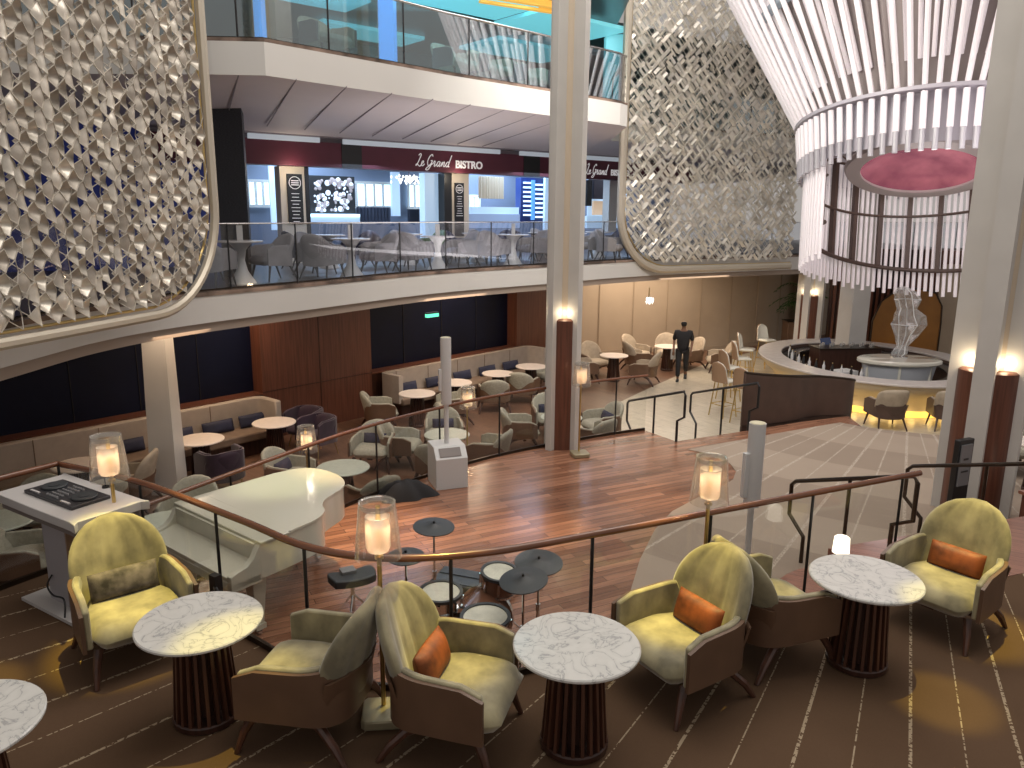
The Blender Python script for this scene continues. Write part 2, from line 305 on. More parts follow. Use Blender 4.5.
# floors ------------------------------------------------------
tp=[(v.x,v.y) for v in railT]+[(4.5,6.79),(5.07,7.01),(9,8.2),(12,2),(4,-.5),(-5,-.5)]
struct('floor_terrace',MB().prism(tp,ZT-.3,ZT),'tcarpet',smooth=0)
struct('trim_1',MB().wall([(v.x,v.y) for v in railT],ZD-.65,ZT+.005,.06),'wood')
# stage (raised wooden dance floor)
stairL=[(2.94,13.2),(4.45,13.95)]
dp=[(v.x,v.y) for v in railD]+[(2.94,13.2),(4.45,13.95),(5.66,14.6),(6.82,15.09)]
arcC=(9.3,18.3)
for k in range(14):
    a=math.radians(238+k*6.5); dp.append((arcC[0]+4.85*math.cos(a),arcC[1]+4.85*math.sin(a)))
dp+=[(15,10),(14,5.0),(3,4.5),(-3.75,4.5)]
struct('floor_stage',MB().prism(dp,ZD-.65+.01,ZD),'stage',smooth=0)
cp=[at(688,450,ZD),at(712,455,ZD),at(730,464,ZD),at(736,472,ZD),at(733,480,ZD),at(722,487,ZD),at(700,497,ZD),at(672,512,ZD),at(655,530,ZD),at(640,560,ZD),at(628,600,ZD)]
cp=[(p.x,p.y) for p in cp]
e1=[at(840,423,ZD),at(770,435,ZD)]
ring=[(arcC[0]+4.80*math.cos(math.radians(238+k*6.5)),arcC[1]+4.80*math.sin(math.radians(238+k*6.5))) for k in range(14)]
cpoly=cp+[(1.0,5.95),(2.1,6.5),(3.4,7.1),(4,7.2),(14,9),(14.5,12)]+ring[::-1]+[(p.x,p.y) for p in e1]
struct('floor_carpet',MB().prism(cpoly,ZD,ZD+.012),'dcarpet',smooth=0)
# lower floor
struct('floor_lower',MB().box(-14,22,-1,34,-.2,0),'lowfl',smooth=0)
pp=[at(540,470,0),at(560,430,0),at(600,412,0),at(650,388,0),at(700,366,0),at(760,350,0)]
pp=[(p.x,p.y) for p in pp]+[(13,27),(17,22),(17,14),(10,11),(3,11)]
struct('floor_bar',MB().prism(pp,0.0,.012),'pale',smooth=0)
# landing and steps down from the terrace
lp=[(3.88,6.97),(4.5,6.80),(5.07,7.02),(9,8.2),(8.6,9.4),(3.35,7.55)]
st=thing('terrace_steps','curved wooden steps leading down from the carpeted terrace','steps')
del st['category']; del st['label']; st['kind']='structure'; st.name='floor_steps'
def stepslab(d,z0,z1):
    pts=[(2.75-d*.1,6.62),(3.88,6.98),(9,8.22),(8.6,9.4+d),(6.0,8.15+d),(3.6,7.55+d),(3.0,7.35+d*.9),(2.65-d*.35,6.95+d*.4)]
    return MB().prism([(p.x,p.y) for p in smoothpath([(x,y,0) for x,y in pts[3:]],5)]+pts[:3],z0,z1)
obj('landing',MB().prism(lp,ZD,ZT),'stepw',st,smooth=0)
obj('tread',stepslab(.02,ZD,1.0),'stepw',st,smooth=0); obj('tread',stepslab(.36,ZD,.83),'stepw',st,smooth=0)
# steps from the stage down to the bar floor
s2=thing('stage_steps','x','x'); s2.name='floor_stage_steps'; del s2['category']; del s2['label']; s2['kind']='structure'
for i in range(3):
    a=Vector((2.94,13.2)); b=Vector((4.45,13.95)); d=Vector((-.45,.9))*.36*(i+1)
    obj('tread',MB().prism([tuple(a),tuple(b),tuple(b+d),tuple(a+d)],0.012,ZD*(3-i)/4),'pale',s2,smooth=0)
# walls of the lower level ------------------------------------------------
WD=Vector((.658,.753)); W0=Vector((-5.98,14.31)); WN=Vector((-.753,.658))   # WN points behind the wall
def wp(s,off=0): return W0+WD*s+WN*off
# wall_left spans s -9 .. 9.4
def wbox(mb,s0,s1,o0,o1,z0,z1):
    mb.prism([tuple(wp(s0,o0)),tuple(wp(s1,o0)),tuple(wp(s1,o1)),tuple(wp(s0,o1))],z0,z1)
mb=MB(); wbox(mb,-9,9.7,.25,.45,0,2.95); struct('wall_left',mb,'navyw')
def spx(px,py,z):
    p=at(px,py,z); return (Vector((p.x,p.y))-W0).dot(WD)
sA=spx(257,392,.98); sB=spx(363,371.6,.98); sC=spx(509,345.5,.98)
mb=MB(); wbox(mb,sA,sB,-.10,.25,0,2.9); o=struct('wall_wood_panel',mb,'rwood'); o.name='wall_wood_left'
mb=MB(); wbox(mb,sA-.005,sB+.005,-.106,-.10,1.0,1.012); wbox(mb,(sA+sB)/2-.008,(sA+sB)/2+.008,-.106,-.10,0,2.9); struct('trim_2',mb,'dwood')
mb=MB(); wbox(mb,sC,sC+1.6,-.10,.25,0,2.9); struct('wall_wood_right',mb,'rwood')
for i,(a,b) in enumerate([(-9,sA),(sB,sC)]):
    mb=MB(); wbox(mb,a,b,-.08,.25,0,.95); struct('wall_dado',mb,'dwood')
    mb=MB(); wbox(mb,a,b,-.12,.25,.96,.99); struct('trim_3',mb,'rwood')
    n=int((b-a)/1.05)
    mb=MB()
    for k in range(1,n): wbox(mb,a+(b-a)*k/n-.006,a+(b-a)*k/n+.006,.235,.25,.99,2.9)
    struct('trim_4',mb,'black')
# cream wall far behind
cw=[tuple(wp(sC+1.6,.2)),(2.2,25.3),(4.38,26.0),(7.12,26.7),(9.39,27.9),(12.5,30.5),(18,33)]
cwr=[(v.x,v.y) for v in [Vector(p) for p in cw]]
struct('wall_back',MB().wall(cwr,0,2.95,.2),'cream')
rs=resample(cwr,1.25); mb=MB()
for p in rs[1:]: mb.box(p.x-.012,p.x+.012,p.y-.04,p.y-.01,0,2.9)
struct('trim_5',mb,'cream2')
struct('trim_6',MB().wall([(x,y-.06) for x,y in cwr],0,.12,.04),'cream2')
# ------------------------------------------------------------ deck edges
BE=[(-5.6,1.5),(-5.55,6),(-5.42,8.06),(-5.28,9.8),(-4.73,11.28),(-3.46,13.31),(-1.57,16.22),(.89,18.7),(2.9,20.75),(5.4,22.6),(9.2,24.7),(13,27.5),(18,30.5)]
be=[Vector((p.x,p.y)) for p in smoothpath([(x,y,0) for x,y in BE],6)]
bel=[(p.x,p.y) for p in be]
bslab=bel+[(18,42),(-16,42),(-16,1.5)]
sl=struct('floor_bistro',MB().prism(bslab,ZB-.40,ZB),'slab',smooth=0)
def off(path,d):
    out=[]
    for i,p in enumerate(path):
        t=(path[min(i+1,len(path)-1)]-path[max(i-1,0)]).normalized(); out.append((p.x-t.y*d,p.y+t.x*d))
    return out
struct('trim_7',MB().wall(off(be,.06),ZB-.55,ZB-.40,.5),'tanband')
struct('trim_8',MB().wall(off(be,-.015),ZB-.0,ZB+.06,.30),'stone')
struct('floor_bistro_carpet',MB().prism(off(be,.4)+[(18,41),(-15,41),(-15,2)],ZB,ZB+.01),mat('bistro_floor',(.05,.042,.045),.4,noise=.15,nscale=2),smooth=0)
UE=[(-10,11.9),(-6,11.93),(-4.4,11.9),(-3.64,11.95),(-1.19,14.57),(.78,16.42),(2.35,17.95),(2.55,18.3),(2.6,21.6),(6,23.8),(9,25.4),(14,29)]
ue=[Vector(p) for p in UE]; uel=[tuple(p) for p in ue]
# ------------------------------------------------------------ bistro facade
FA=(-6.14,18.56); FB=(3.42,25.56); fd=(Vector(FB)-Vector(FA)).normalized(); fn=Vector((-fd.y,fd.x))
def fpt(s,off=0): return Vector(FA)+fd*s+fn*off
def frect(mb,px0,py0,px1,py1,off=0,th=.05,front=True,z0=None,z1=None):
    s0,za=onpl(px0,(py0+py1)/2,FA,FB,off); s1,_=onpl(px1,(py0+py1)/2,FA,FB,off)
    xm=(px0+px1)/2; _,zt=onpl(xm,py0,FA,FB,off); _,zb=onpl(xm,py1,FA,FB,off)
    if z0 is not None: zb=z0
    if z1 is not None: zt=z1
    a,b,c,d=fpt(s0,off),fpt(s1,off),fpt(s1,off+th),fpt(s0,off+th)
    mb.prism([tuple(a),tuple(b),tuple(c),tuple(d)],zb,zt); return (s0,s1,zb,zt)
zst=onpl(250,139,FA,FB)[1]; zsb=5.66
# upper deck slab with sloping soffit
struct('floor_upper',MB().prism(uel+[(14,44),(-16,44),(-16,11.9)],ZU-.46,ZU),'slab',smooth=0)
struct('trim_9',MB().wall([(p.x,p.y) for p in ue],ZU,ZU+.05,.35),'stone')
mb=MB(); inner=[Vector((-16,16.6)),Vector((-9,16.2)),Vector((-6.6,17.2)),Vector((-5.6,18.3)),Vector((-3.2,20.0)),Vector((-1.0,21.6)),Vector((.8,22.9)),Vector((2.0,23.8)),Vector((2.8,24.4)),Vector((4.2,25.6)),Vector((7,27.5)),Vector((9,29)),Vector((12,32))]
v=[];f=[]
for i in range(len(ue)): v+=[(ue[i].x,ue[i].y,ZU-.46),(inner[i].x,inner[i].y,zst+.12)]
for i in range(len(ue)-1): f.append((2*i,2*i+1,2*i+3,2*i+2))
struct('ceiling_soffit',MB().add(v,f),'soffit',smooth=0)
mb=MB()
for a in range(0,13):   # seams of the soffit panels
    s=a*.9-4; p0=Vector((-3.64+.69*s,11.95+.72*s))
    if s<0: p0=Vector((-3.64+s,11.95))
    t=.73; 
    # choose matching inner point
    q0=p0+Vector((-2.3,5.6)).normalized()*5.0
    mb.tube([(p0.x,p0.y,ZU-.455),(p0.x+(q0.x-p0.x),q0.y,zst+.115+.0)],.012,4)
struct('trim_10',mb,'soffit2')
struct('ceiling_bistro',MB().prism([(p.x,p.y) for p in inner]+[(12,44),(-16,44)],zst+.1,zst+.2),'soffit2',smooth=0)
# sign band
sg=thing('sign_band','maroon fascia sign board reading Le Grand Bistro above the restaurant front','sign',(0,0,0))
mb=MB(); mb.prism([tuple(fpt(-2.2,-.35)),tuple(fpt(15,-.35)),tuple(fpt(15,.1)),tuple(fpt(-2.2,.1))],zsb,zst); obj('board',mb,'maroon',sg)
mb=MB(); mb.prism([tuple(fpt(-2.2,-.2)),tuple(fpt(15,-.2)),tuple(fpt(15,.1)),tuple(fpt(-2.2,.1))],zst,zst+.1); obj('cover_strip',mb,'soffit2',sg)
for (x0,x1) in [(248,320),(343,500),(520,640)]:
    y0=132+(x0-248)*.08; mb=MB(); s0=onpl(x0,140,FA,FB,-.4)[0]; s1=onpl(x1,150,FA,FB,-.4)[0]
    mb.prism([tuple(fpt(s0,-.42)),tuple(fpt(s1,-.42)),tuple(fpt(s1,-.36)),tuple(fpt(s0,-.36))],zst-.02,zst+.095); tag(obj('light_trough',mb,mat('pale_trough',(.5,.52,.55),.5,emit=(.8,.9,1),es=.25)),{248:'short pale light trough above the sign band beside the slate column',343:'long pale light trough above the restaurant lettering',520:'pale light trough above the sign behind the middle column'}[x0],'light')
for x0,x1 in [(342,362),(524,540)]:
    mb=MB(); frect(mb,x0,150,x1,170,-.37,.02,z0=zsb,z1=zst-.01); obj('dark_panel',mb,'black',sg)
def text(s,size,parent,name,s0,z,bold=0,shear=0,m='letters',off=-.365,ext=.008):
    c=bpy.data.curves.new(name,'FONT'); c.body=s; c.size=size; c.extrude=ext; c.offset=bold; c.shear=shear
    to=bpy.data.objects.new(name,c); C.objects.link(to); dg=bpy.context.evaluated_depsgraph_get()
    me=bpy.data.meshes.new_from_object(to.evaluated_get(dg)); bpy.data.objects.remove(to)
    me.materials.clear(); me.materials.append(M[m]); o=bpy.data.objects.new(name,me); C.objects.link(o); o.parent=parent
    p=fpt(s0,off); o.matrix_local=Matrix.Translation((p.x,p.y,z))@Matrix.Rotation(math.atan2(fd.y,fd.x),4,'Z')@Matrix.Rotation(PI/2,4,'X'); return o
def script_text(par,s0,s1,z):
    # cursive strokes in letter units, sheared to the right
    ST=[[(.05,.95),(.20,1.12),(.32,1.0),(.22,.55),(.08,.08),(-.05,.02),(.05,.16),(.25,.05),(.45,-.05),(.58,.12)],
        [(.55,.18),(.78,.30),(.72,.46),(.60,.36),(.60,.08),(.78,.0),(.95,.18)],
        [(1.75,.92),(1.60,1.1),(1.35,.85),(1.25,.40),(1.42,.05),(1.68,.22),(1.78,.52),(1.60,.50)],[(1.78,.52),(1.70,.05),(1.48,-.35),(1.20,-.32),(1.45,-.05),(1.95,.25)],
        [(1.95,.25),(2.05,.48),(2.15,.42),(2.12,.05),(2.22,.02),(2.38,.2)],
        [(2.72,.44),(2.52,.46),(2.42,.2),(2.52,.0),(2.68,.15),(2.76,.44),(2.72,.06),(2.84,.02),(2.95,.2)],
        [(2.95,.2),(3.04,.44),(3.04,.02)],[(3.04,.1),(3.22,.44),(3.30,.38),(3.28,.04),(3.40,.03),(3.50,.2)],
        [(3.82,.42),(3.64,.46),(3.52,.2),(3.62,.0),(3.80,.18),(3.98,1.12),(3.84,.08),(3.98,.04)]]
    kx=(s1-s0)/4.6; kz=.27; mb=MB()
    for st_ in ST:
        pts=[]
        for q in smoothpath([(x,y,0) for x,y in st_],5):
            p=fpt(s0+(q.x+.30*q.y)*kx,-.365); pts.append((p.x,p.y,z+q.y*kz))
        mb.tube(pts,.013,5)
    obj('script_lettering',mb,'letters',par)
for (xa,xb,xc) in [(416,454,486),(586,610,632)]:
    sa=onpl(xa,163,FA,FB,-.36)[0]; sb=onpl(xb,164,FA,FB,-.36)[0]; sc=onpl(xc,165,FA,FB,-.36)[0]
    k=(sb-sa)/1.28
    script_text(sg,sa,sb,zsb+.14)
    text('BISTRO',.335*(sc-sb)/1.12*.86,sg,'block_lettering',sb+.04,zsb+.13,.008,0)
# restaurant pillars
def fac(name,label,cat,rects,m,off=0,th=.3,extra=None,zfloor=True):
    t=thing(name,label,cat); 
    for r in rects:
        mb=MB(); frect(mb,*r,off,th,z0=ZB+.01 if zfloor else None,z1=zsb if zfloor else None); obj('post',mb,m,t)
    if extra: extra(t)
    return t
def board(px0,py0,px1,py1,off):
    def f(t):
        mb=MB(); r=frect(mb,px0,py0,px1,py1,off-.04,.03); b=obj('menu_board',mb,'black',t)
        sc=(r[0]+r[1])/2; w_=(r[1]-r[0]); mbl=MB(); ztop=r[3]-w_*.55
        p=fpt(sc,off-.045); rot=Matrix.Translation((p.x,p.y,ztop))@Matrix.Rotation(math.atan2(fd.y,fd.x),4,'Z')@Matrix.Rotation(PI/2,4,'X')
        mbl.lathe([(w_*.36,-.004),(w_*.40,-.004),(w_*.40,.006),(w_*.36,.006),(w_*.36,-.004)],24,rot)
        for k in range(3): mbl.box(-w_*.25,w_*.25,-w_*.16+k*w_*.13,-w_*.10+k*w_*.13,0,.006,rot)
        for k in range(9):
            L=w_*(.2+.18*random.random()); mbl.box(-L,L,-w_*.7-k*w_*.22,-w_*.66-k*w_*.22,0,.006,rot)
        obj('chalk_marks',mbl,'letters',b)
    return f
plm=mat('lit_pillar',(.80,.70,.56),.5)
fac('restaurant_pillar','pale pillar with black round-crest menu board left of the restaurant opening','pillar',[(281,165,306,240)],plm,0,.35,board(288,174,303,224,0))
fac('restaurant_pillar','narrow pillar with tall black menu board below the block lettering','pillar',[(452,176,469,245)],plm,0,.35,board(455,183,464,236,0))
fac('restaurant_pillar','dark narrow pillar dividing the two restaurant openings','pillar',[(444.5,176,452,245)],'black',-.02,.4)
fac('restaurant_pillar','thin dark post right of the pale menu pillar','pillar',[(306,165,310,240)],'black',-.02,.4)
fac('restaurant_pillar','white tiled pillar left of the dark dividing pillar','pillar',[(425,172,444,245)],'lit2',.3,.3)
mb=MB(); a=onpl(218,200,(-8,14.9),(8,14.9))[0]; b=onpl(247,200,(-8,14.9),(8,14.9))[0]
mb.prism([(-8+a,14.9),(-8+b,14.9),(-8+b-.2,15.6),(-8+a-.2,15.6)],ZB+.01,zst+.55); tag(obj('brick_column',mb,'brick'),'dark slate brick column beside the left openwork screen','column')
struct('wall_bistro_left',MB().wall([(-13,13.5),(-6.4,18.4)],ZB,zst+.1,.2),'bluew')  # blue light left of the slate column is put into this wall's colour
for px_ in (294,460):
    q_=fpt(onpl(px_,175,FA,FB,-.5)[0],-.55); light('POINT','added_pillar_fill',(q_.x,q_.y,zsb-.12),9,(1,.85,.65),.04)  # small fills added to brighten the two menu pillars, no lamp modelled
# back wall of the restaurant
OB=3.4
mb=MB(); mb.prism([tuple(fpt(-3,OB+.1)),tuple(fpt(18,OB+.1)),tuple(fpt(18,OB+.3)),tuple(fpt(-3,OB+.3))],ZB,zst+.1); struct('wall_bistro',mb,mat('bistro_wall',(.16,.19,.26),.6))
def back(px0,py0,px1,py1,m,name=None,off=OB,th=.05,parent=None,label=None,cat=None):
    mb=MB(); r=frect(mb,px0,py0,px1,py1,off,th); o=obj(name,mb,m,parent)
    if label: tag(o,label,cat)
    return o,r
for i,(x0,y0,x1,y1,nm) in enumerate([(248,181,270,206,3),(356,183,391,207,4),(408,184,426,208,3),(469,196,479,208,2),(536,196,543,212,1)]):
    wn=bpy.data.objects.new('window_%d'%(i+1),None); C.objects.link(wn); wn['kind']='structure'
    o,r=back(x0,y0,x1,y1,'winlit','pane',OB,.04,wn)
    mb=MB()
    for k in range(nm+1):
        s=r[0]+(r[1]-r[0])*k/nm; p=fpt(s,OB-.05); mb.prism([tuple(fpt(s-.03,OB-.06)),tuple(fpt(s+.03,OB-.06)),tuple(fpt(s+.03,OB-.01)),tuple(fpt(s-.03,OB-.01))],r[2],r[3])
    for z in (r[2],r[3]): mb.prism([tuple(fpt(r[0]-.05,OB-.07)),tuple(fpt(r[1]+.05,OB-.07)),tuple(fpt(r[1]+.05,OB-.0)),tuple(fpt(r[0]-.05,OB-.0))],z-.04,z+.04)
    obj('window_frame',mb,'white',wn)
# wall panels, curtains, shelves behind
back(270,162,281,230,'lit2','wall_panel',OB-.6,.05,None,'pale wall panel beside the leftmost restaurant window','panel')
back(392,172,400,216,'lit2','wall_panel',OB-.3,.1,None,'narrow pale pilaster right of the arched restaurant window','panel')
def curtain(x0,y0,x1,y1,label):
    s0,zt=onpl(x0,y0,FA,FB,OB-.4); s1,zb=onpl(x1,y1,FA,FB,OB-.4); n=40
    path=[tuple(fpt(s0+(s1-s0)*k/n,OB-.4+.04*math.sin(k*1.6))) for k in range(n+1)]
    tag(obj('curtain',MB().wall(path,zb,zt,.02),mat('slate_curtain',(.04,.045,.07),.8)),label,'curtain')
curtain(357,207,391,222,'dark pleated curtain below the arched restaurant window'); curtain(408,209,426,222,'dark curtain below the brightest restaurant window')
o,r=back(310,176,355,214,'black','art_screen',OB-.9,.06,None,'black decorative screen covered in white blossom shapes','screen')
def blobs(par,r,off,n,ms,rad=(.02,.085)):
    for m_ in ms:
        mb=MB()
        for k in range(n//len(ms)):
            s=r[0]+.1+(r[1]-r[0]-.2)*random.random(); z=r[2]+.1+(r[3]-r[2]-.2)*random.random(); q=random.uniform(*rad); p=fpt(s,off)
            mb.lathe([(0,-.01),(q*.8,-.005),(q,0),(q*.6,.012),(0,.015)],9,Matrix.Translation((p.x,p.y,z))@Matrix.Rotation(math.atan2(fd.y,fd.x),4,'Z')@Matrix.Rotation(PI/2,4,'X'))
        obj('blossoms',mb,m_,par)
blobs(o,r,OB-.92,110,[mat('blossom_white',(.6,.6,.66),.5,emit=(.8,.85,1),es=.3),mat('blossom_tan',(.34,.26,.24),.5)])
t=thing('pastry_counter','white and blue pastry display counter in the right restaurant opening','counter')
back(470,207,519,214,'lit2','display_glass',2.0,.5,t); back(469,214,520,228,mat('counter_blue',(.35,.42,.55),.4,emit=(.4,.55,.9),es=.2),'counter_front',1.95,.6,t)
t=thing('serving_shelf','pale blue lit serving shelf under the blossom screen','shelf')
back(311,214,360,217,'winlit','lit_top',OB-1.3,.4,t); back(311,217,360,222,'lit2','shelf_front',OB-1.2,.3,t)
s0,zt=onpl(479,176,FA,FB,1.6); s1,zb=onpl(504,199,FA,FB,1.6)
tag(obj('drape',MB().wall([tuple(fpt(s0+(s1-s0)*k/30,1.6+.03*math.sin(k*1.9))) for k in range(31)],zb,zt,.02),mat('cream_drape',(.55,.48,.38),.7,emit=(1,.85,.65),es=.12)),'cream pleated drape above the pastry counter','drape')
t=thing('wine_cabinet','tall dark wine cabinet with lit shelves beside the middle column','cabinet')
back(521,178,545,222,mat('cabinet_blue',(.02,.04,.16),.3),'cabinet_body',1.9,.3,t)
for k in range(8): back(524,182+k*4.6,531,183.6+k*4.6,'winlit','shelf',1.86,.05,t)
for k in range(8): back(536,184+k*4.6,543,185.6+k*4.6,'winlit','shelf',1.86,.05,t)
back(532,180,535,220,'bluel','door_frame',1.84,.06,t)
back(545,178,554,230,'lit2','wall_panel',1.7,.1,None,'pale tiled panel right of the wine cabinet','panel')
t=thing('kitchen_niche','open kitchen niche with dark hood right of the middle column','niche')
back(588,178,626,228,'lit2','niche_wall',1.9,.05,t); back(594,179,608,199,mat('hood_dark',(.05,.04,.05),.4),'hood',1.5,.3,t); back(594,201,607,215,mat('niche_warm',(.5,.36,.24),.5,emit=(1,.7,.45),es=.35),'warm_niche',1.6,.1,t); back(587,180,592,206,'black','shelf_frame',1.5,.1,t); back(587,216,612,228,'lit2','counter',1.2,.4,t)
back(609,178,617,232,'white','restaurant_pillar',.2,.3,None,'white pillar at the right end of the restaurant beside the right screen','pillar')
# crystal pendant in the restaurant
p=fpt(onpl(409,178,FA,FB,1.5)[0],1.5); t=thing('crystal_pendant','small sparkling crystal chandelier hanging inside the restaurant','chandelier',(p.x,p.y,onpl(409,180,FA,FB,1.5)[1]))
mb=MB()
for k in range(46):
    a=random.random()*6.28; r_=.55*random.random()**.5; mb.lathe([(0,-.05),(.035,0),(0,.05)],6,T3(r_*math.cos(a),r_*math.sin(a),random.uniform(-.08,.12)))
obj('crystals',mb,mat('crystal_lit',(.8,.8,.8),.2,emit=(1,.97,.9),es=1.2),t); obj('stem',MB().tube([(0,0,.1),(0,0,.55)],.015,6),'chrome',t)
# ------------------------------------------------------------ upper deck interior
struct('ceiling_upper',MB().prism([(p.x,p.y) for p in ue]+[(14,44),(-16,44),(-16,11.9)],9.3,9.5),mat('upper_ceiling',(.06,.08,.085),.3))
struct('wall_upper',MB().wall([(-16,22),(-5,23),(6,33),(16,43)],ZU,9.3,.3),'tealw')
t=thing('ceiling_light_panel','glowing cyan ceiling panels over the upper deck','light panel')
for (x,y,a,b) in [(-5,18,1.8,.6),(-1.2,18.6,1.6,.8),(1.2,21,1.5,.9),(-4,22,1.5,.6),(.2,24,1.6,.9)]:
    obj('panel',MB().box(-a,a,-b,b,9.2,9.29,T3(x,y,0,.7)),'cyan',t)
t=thing('ceiling_strip_light','pair of orange light strips on the upper deck ceiling','light strip')
for d in (0,.5): obj('strip',MB().box(-1.0,1.0,-.07,.07,9.15,9.28,T3(.1+d*.6,18.9-d*.6,0,.5)),'orangel',t)
for i,(px,wd,m_,lb) in enumerate([(392,14,'bluel','broad blue-lit column behind the upper deck glass, right of the screen'),(272,5,'bluel','slim blue-lit post at the upper deck, nearest the left screen'),(606,18,'cyan','cyan-lit column on the upper deck right of the middle column')]):
    yy=18.0 if i<2 else 22; x=(px-512)/F_PX*yy*1.0; w2=wd/F_PX*yy/2
    tag(obj('lit_column',MB().box(x-w2,x+w2,yy,yy+.5,ZU+.01,9.28),m_),lb,'column')
# ------------------------------------------------------------ glass balustrades
def glass_rail(name,label,path,z,h,m_cap,rcap,step,gm,post_m='black',post_r=.014,zfun=None,glass_th=.012,cap_flat=1.0,bottom=.03,basez=None):
    t=thing(name,label,'railing')
    P=[Vector(p) for p in path]
    obj('handrail',MB().tube([(p.x,p.y,z+h) for p in P],rcap,10,flat=cap_flat),m_cap,t)
    obj('base_rail',MB().wall([tuple(p) for p in P],z,z+.05,.03),'bronze',t)
    obj('glass_panel',MB().wall([tuple(p) for p in P],z+bottom,z+h-rcap*.5,glass_th),gm,t)
    for q in resample(P,step)[1:]:
        obj('post',MB().tube([(q.x,q.y,z),(q.x,q.y,z+h-rcap*.4)],post_r,6),post_m,t)
    return t
glass_rail('terrace_railing','glass balustrade with curved orange-brown wood cap around the foreground terrace',[tuple(p) for p in railT],ZT,1.05,'capwood',.028,1.12,'glassr')
glass_rail('stage_railing','glass balustrade with brown wood cap along the far edge of the dance floor',[tuple(p) for p in railD],ZD,1.05,'capwood',.026,1.25,'glassr')
glass_rail('bistro_railing','clear glass balustrade along the restaurant balcony',off(be,.12),ZB+.04,1.02,'chrome',.012,1.35,glass('bistro_rail_glass',(.88,.90,.93),1.5))
glass_rail('upper_railing','blue-tinted glass balustrade on the topmost deck edge',[(p.x-.05,p.y+.12) for p in ue],ZU+.04,1.02,'chrome',.022,1.5,'glassu')
# ------------------------------------------------------------ openwork screens
def screen(name,label,p0,d,length,z0,z1,R,cell,m1,m2,miss,seed,style,fr=.062):
    rnd=random.Random(seed); d=Vector(d).normalized(); t=thing(name,label,'screen',(p0[0],p0[1],0),math.atan2(d.y,d.x))
    # local x runs along the screen, z is up; y is depth
    path=[(length,z0),(R,z0)]
    for k in range(1,12): a=-PI/2-k*PI/2/12; path.append((R+R*math.cos(a),z0+R+R*math.sin(a)))
    path+=[(0,z0+R),(0,z1)]
    obj('frame',MB().tube([(x,0,z) for x,z in path],fr,8),'frame',t)
    obj('inner_frame',MB().tube([(x+(.1 if x<R else 0),-.03,z+(.1 if z<z0+R else 0)) for x,z in path],.018,6),'gold',t)
    def inside(x,z):
        if x<.12 or x>length-.02 or z<z0+.22: return False
        if x<R and z<z0+R and math.hypot(x-R,z-z0-R)>R-.18: return False
        return True
    A=MB();B=MB();W=MB(); n=0; h=cell/2
    nx=int(length/cell)+1; nz=int((z1-z0)/cell)+1
    for j in range(-1,nz*2):
        for i in range(nx):
            x=i*cell+(h if j%2 else 0); z=z0+j*h
            if not inside(x,z) or z>z1: continue
            tgt=A if rnd.random()<.62 else B
            if style==0:
                s=h*1.0; e=.055 if (i+j)%2 else .0
                yl=[rnd.uniform(-.05,.05) for _ in range(4)]
                c=[(x-s,-.03+yl[0],z),(x,.045+yl[1]*.4,z-s),(x+s,-.03+yl[2],z),(x,.045+yl[3]*.4,z+s)]
                W.tube(c+[c[0]],.0065,4,cap=False)
                if rnd.random()<miss: continue
                q=[]; f=[]; N=4
                for a in range(N+1):
                    for b in range(N+1):
                        u,v=a/N,b/N; P=[Vector(k) for k in c]
                        p=P[0]*(1-u)*(1-v)+P[1]*u*(1-v)+P[2]*u*v+P[3]*(1-u)*v
                        cc=Vector((x,0,z)); p=cc+(p-cc)*.93; p.y+=-.06*math.sin(PI*u)*math.sin(PI*v)*(1 if i%2 else -.5); q.append(tuple(p))
                for a in range(N):
                    for b in range(N): f.append((a*(N+1)+b,a*(N+1)+b+1,(a+1)*(N+1)+b+1,(a+1)*(N+1)+b))
                tgt.add(q,f)
            else:
                W.tube([(x-h,.02,z),(x,-.0,z+h),(x+h,.02,z)],.006,4,cap=False)
                W.tube([(x-h,.02,z),(x,-.0,z-h)],.006,4,cap=False)
                if rnd.random()<miss: continue
                a=PI/4 if (i+(j//2))%2 else -PI/4
                if rnd.random()<.15: a=-a
                L=h*1.15; wd=h*.44; ti=rnd.uniform(-.9,.9)
                tgt.box(-L,L,-.012,.012,-wd,wd,Matrix.Translation((x,rnd.uniform(-.05,.05),z))@Matrix.Rotation(-a,4,'Y')@Matrix.Rotation(ti,4,'X'))
    obj('metal_tiles',A,m1,t,smooth=50); obj('pale_metal_tiles',B,m2,t,smooth=50); obj('wire_mesh',W,'champ2',t,smooth=0)
    return t
screen('openwork_screen','huge round-cornered openwork screen of champagne metal scales hanging at left',(-4.1,10.8),(-.82,-3.5),6.0,3.33,9.3,1.35,.225,'champ','champ2',.10,3,0)
screen('openwork_screen','round-cornered openwork screen of woven pale metal slats beside the white chandelier',(2.83,20.8),(5.6,2.9),6.3,3.12,11.5,1.55,.19,'champ3','champ2',.13,5,1,.11)
# ------------------------------------------------------------ big columns
def fin_column(name,label,x,y,z0,z1,rot,zw,r=.235,span=.42,th=.055,le=4):
    t=thing(name,label,'column',(x,y,z0),rot); H=z1-z0
    obj('wood_core',MB().lathe([(0,0),(r,0),(r,zw-.03),(r-.04,zw),(0,zw)],28),'rwood',t)
    obj('upper_core',MB().lathe([(r*.55,zw),(r*.55,H)],20),'plaster',t)
    for k in range(4):
        obj('fin',MB().box(r*.45,span,-th,th,0,H,T3(0,0,0,k*PI/2)),'white',t)
    for k in range(4):
        a=PI/4+k*PI/2
        l=light('POINT','column_uplight',(x+r*.82*math.cos(a+rot),y+r*.82*math.sin(a+rot),z0+zw+.10),le,(1,.80,.52),.05)
    return t
fin_column('finned_column','tall white-finned column with lit wooden lower half in the middle of the view',.86,12.85,0.0,13,math.radians(46),2.90,.255,.345,.058,1.6)
